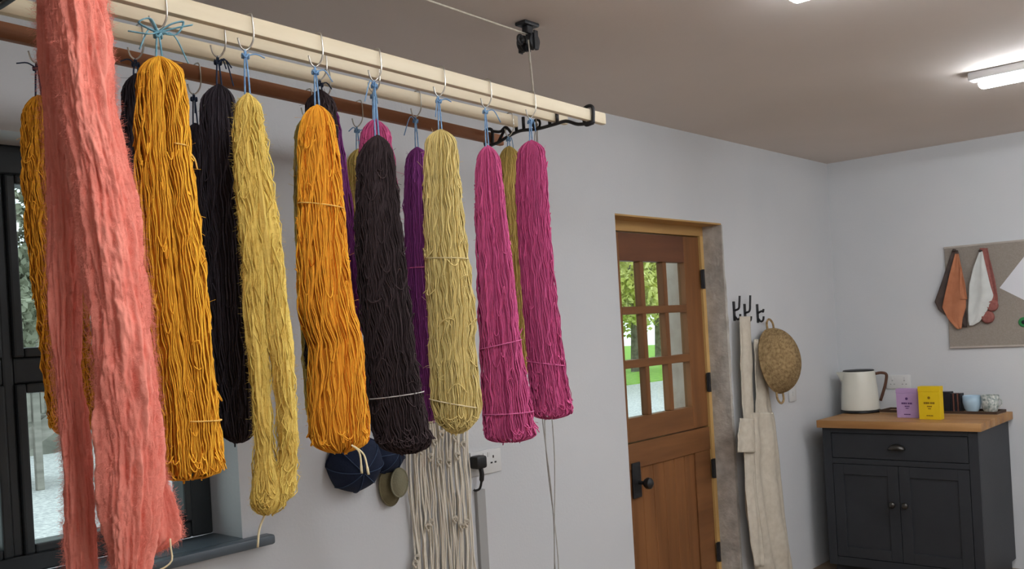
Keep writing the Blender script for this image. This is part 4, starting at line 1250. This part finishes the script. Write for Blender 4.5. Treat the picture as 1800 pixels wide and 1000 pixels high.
o = link('cup_handle', vs, fs, M['pewter'], d_, True)
md = o.modifiers.new('thickness', 'SOLIDIFY'); md.thickness = .003
ym = (cy0 + cy1) / 2
for (a, b, ky) in ((cy0 + .053, ym - .0015, ym - .035), (ym + .0015, cy1 - .053, ym + .035)):
    dm = MB()
    k = .06
    dm.box((cx0 + .001, a, .113), (cx0 + .0175, a + k, .652), .002).box((cx0 + .001, b - k, .113), (cx0 + .0175, b, .652), .002)
    dm.box((cx0 + .001, a + k, .113), (cx0 + .0175, b - k, .113 + k), .002).box((cx0 + .001, a + k, .652 - k), (cx0 + .0175, b - k, .652), .002)
    do = dm.build('door', M['charcoal'], cb)
    MB().box((cx0 + .010, a + k, .113 + k), (cx0 + .0172, b - k, .652 - k)).build('panel', M['charcoal'], do)
    MB().lathe((cx0 + .001, ky, .44), [(.008, 0), (.007, .014), (.017, .022), (.019, .030), (.013, .037), (0, .039)], 20, ((0, 1, 0), (0, 0, 1), RN)).build('knob', M['pewter'], do, True)
wt = empty('worktop', ((fx + WALL_X) / 2, (y0w + y1w) / 2, bt), 'thick oiled wooden worktop on the charcoal cabinet', 'worktop')
npl = 7
for i in range(npl):
    a = fx + (WALL_X - .004 - fx) * i / npl; b = fx + (WALL_X - .004 - fx) * (i + 1) / npl
    smooth_by_angle(MB().box((a + .0003, y0w, bt), (b - .0003, y1w, WT), .002).build('stave', M['worktop'], wt))


def on_top(x, y):
    return on(x, y, 2, WT)


# kettle: axes seen from the camera
def faces_cam(p):
    h = np.array([p[0], p[1], 0]); h /= np.linalg.norm(h)
    return np.array([h[1], -h[0], 0]), h


kp_ = on_top(1513, 724)
eu, ev = faces_cam(kp_)
kt = empty('kettle', kp_, 'cream electric kettle with a brown handle on the worktop', 'kettle')
ppx = np.linalg.norm(kp_ - EYEP) / F_PX
R0 = 30 * ppx; R1 = 25.5 * ppx; KH = 67 * ppx
MB().lathe(kp_, [(R0 * 1.02, 0), (R0 * 1.05, .004), (R0 * 1.03, .014), (R0 * .9, .016)], 36).build('power_base', M['black_plastic'], kt, True)
bo = MB().lathe(kp_ + UP * .016, [(R0 * .97, 0), (R0, .004), (R0 * .97, KH * .3), (R1 * 1.04, KH * .75), (R1, KH * .92), (R1 * .98, KH * .94)], 40).build('body', M['cream_enamel'], kt, True)
smooth_by_angle(bo)
MB().lathe(kp_ + UP * (.016 + KH * .94), [(R1 * .95, 0), (R1 * .97, .004), (R1 * .9, .008), (R1 * .4, .011), (0, .012)], 36).build('lid', M['black_plastic'], kt, True)
t0 = kp_ + UP * (.016 + KH * .93)
spv = [t0 - eu * R1 * .75 + ev * R1 * .6, t0 - eu * R1 * 1.38, t0 - eu * R1 * .75 - ev * R1 * .6, t0 - eu * R1 * .9 + ev * R1 * .35 - UP * .075, t0 - eu * R1 * 1.0 - UP * .08, t0 - eu * R1 * .9 - ev * R1 * .35 - UP * .075]
MB().add(spv, [(0, 1, 2), (5, 4, 3), (0, 3, 4, 1), (1, 4, 5, 2), (2, 5, 3, 0)]).build('spout', M['cream_enamel'], kt)
hb = kp_ + UP * .016
MB().tube(spline([hb + eu * R1 * .95 + UP * KH * .86, hb + eu * R1 * 1.35 + UP * KH * .88, hb + eu * R1 * 1.65 + UP * KH * .84, hb + eu * R1 * 1.62 + UP * KH * .68, hb + eu * R1 * 1.45 + UP * KH * .45, hb + eu * R1 * 1.22 + UP * KH * .2], 30), .009, 10).build('handle', M['walnut'], kt, True)


def carton(x0, x1, ybase, ytop, mat, mat2, label, name, dep=.05):
    a, b = on_top(x0, ybase), on_top(x1, ybase + 1)
    c_ = (a + b) / 2
    eu, ev = faces_cam(c_)
    w_ = np.linalg.norm(b - a) / 2
    ax = (b - a) / np.linalg.norm(b - a); ax[2] = 0; ax /= np.linalg.norm(ax)
    bk_ = np.array([-ax[1], ax[0], 0])
    hh = (ybase - ytop) * np.linalg.norm(c_ - EYEP) / F_PX
    r = empty(name, c_ + bk_ * dep / 2, label, 'box', 'tea boxes on the worktop')
    cc_ = c_ + bk_ * dep / 2
    MB().obox(cc_ + UP * hh * .42, (ax, bk_, UP), (w_, dep / 2, hh * .42), .002).build('carton', mat, r)
    MB().obox(cc_ + UP * hh * .92, (ax, bk_, UP), (w_ * 1.02, dep / 2 * 1.02, hh * .08), .002).build('lid', mat, r)
    f0 = c_ - bk_ * .0006
    em = MB().lathe(f0 + UP * hh * .66, [(w_ * .13, 0), (w_ * .13, .0006), (0, .0007)], 16, (ax, UP, -bk_))
    em.build('emblem', mat2, r)
    pr = MB()
    for (zf, segs, th) in ((.50, ((-.5, -.34), (-.31, -.12), (-.09, .02), (.1, .26), (.29, .5)), .028), (.40, ((-.2, -.06), (-.03, .1), (.13, .24)), .018), (.33, ((-.12, .0), (.03, .14)), .014), (.12, ((-.3, -.16), (-.13, .05), (.08, .3)), .014)):
        for (p, q) in segs:
            pr.obox(f0 + ax * w_ * (p + q) / 2 + UP * hh * zf, (ax, bk_, UP), (w_ * (q - p) / 2, .0006, hh * th), 0)
    pr.build('print', mat2, r)
    return r


carton(1577, 1614, 734, 687, M['lilac'], M['lilac_d'], 'lilac tea box with dark printing on the worktop', 'tea_box')
carton(1616, 1654, 737, 684, M['yellow_card'], M['yellow_d'], 'yellow tea box with brown printing on the worktop', 'tea_box')

# wooden tray with tea sachets, cup, bowl
ta, tb = on_top(1560, 722), on_top(1764, 726)
tc = (ta + tb) / 2; tax = (tb - ta) / np.linalg.norm(tb - ta); tbk = np.array([-tax[1], tax[0], 0])
tl_ = np.linalg.norm(tb - ta) / 2
dep = .16
tcn = tc + tbk * dep / 2
if tcn[0] + .1 > WALL_X - .02: tcn[0] = WALL_X - .13
tr = empty('wooden_tray', tcn, 'low wooden tray at the back of the worktop carrying cups', 'tray')
MB().obox(tcn + UP * .004, (tax, tbk, UP), (tl_, dep / 2, .004), .001).build('base', M['tray'], tr)
for s_ in (-1, 1):
    MB().obox(tcn + tbk * s_ * (dep / 2 - .004) + UP * .012, (tax, tbk, UP), (tl_, .004, .008), .001).build('rim', M['tray_dark'], tr)
    MB().obox(tcn + tax * s_ * (tl_ - .004) + UP * .012, (tax, tbk, UP), (.004, dep / 2 - .008, .008), .001).build('rim', M['tray_dark'], tr)
ZT = WT + .008


def on_tray(x, y=None):
    # the spot on the tray's middle line in this photo column
    lo_, hi_ = -tl_, tl_
    r = ray(x, 715); n = np.array([-r[1], r[0], 0])
    k = -np.dot(tcn - EYEP, n) / np.dot(tax, n)
    p = tcn + tax * k; p[2] = ZT
    return p


p = on_tray(1673)
sb = empty('sachet_box', p, 'black box of upright brown tea sachets on the tray', 'box')
px_m = np.linalg.norm(p - EYEP) / F_PX
w_ = 17 * px_m; hh = 32 * px_m
MB().obox(p + UP * hh / 2 - tax * w_ * .45, (tax, tbk, UP), (w_ * .5, .03, hh / 2), .002).build('box_body', M['black_card'], sb)
for k in range(5):
    th = (k - 2) * .06
    MB().obox(p + tax * w_ * (.15 + .19 * k) + UP * hh * .47, (np.array([tax[0] * math.cos(th), tax[1] * math.cos(th), math.sin(th)]), tbk, UP), (.0045, .028, hh * .45), .001).build('sachet', M['brown_card'] if k % 2 else M['black_card'], sb)
p = on_tray(1709)
cu = empty('cup', p, 'pale blue glazed cup on the tray', 'cup')
R_ = 13.5 * px_m; Hc = 26 * px_m
MB().lathe(p, [(R_ * .55, 0), (R_ * .6, .003), (R_ * .85, Hc * .25), (R_, Hc * .6), (R_ * .98, Hc), (R_ * .92, Hc), (R_ * .9, Hc * .6), (R_ * .7, Hc * .25), (0, Hc * .15)], 32).build('bowl', M['pale_blue'], cu, True)
MB().tube(spline([p + tbk * R_ * .95 + UP * Hc * .8, p + tbk * R_ * 1.4 + UP * Hc * .7, p + tbk * R_ * 1.35 + UP * Hc * .4, p + tbk * R_ * .85 + UP * Hc * .3], 16), .004, 8).build('handle', M['pale_blue'], cu, True)
p = on_tray(1741)
pm = empty('patterned_cup', p, 'white cup with a grey-green pattern at the right end of the tray', 'cup')
R_ = 13 * px_m; Hc = 27 * px_m
MB().lathe(p, [(R_ * .6, 0), (R_ * .7, .003), (R_ * .9, Hc * .3), (R_, Hc), (R_ * .94, Hc), (R_ * .84, Hc * .3), (0, Hc * .12)], 32).build('bowl', M['glaze_white'], pm, True)
MB().tube(spline([p + tax * R_ * .95 + UP * Hc * .8, p + tax * R_ * 1.25 + UP * Hc * .7, p + tax * R_ * 1.22 + UP * Hc * .45, p + tax * R_ * .88 + UP * Hc * .35], 16), .004, 8).build('handle', M['glaze_white'], pm, True)
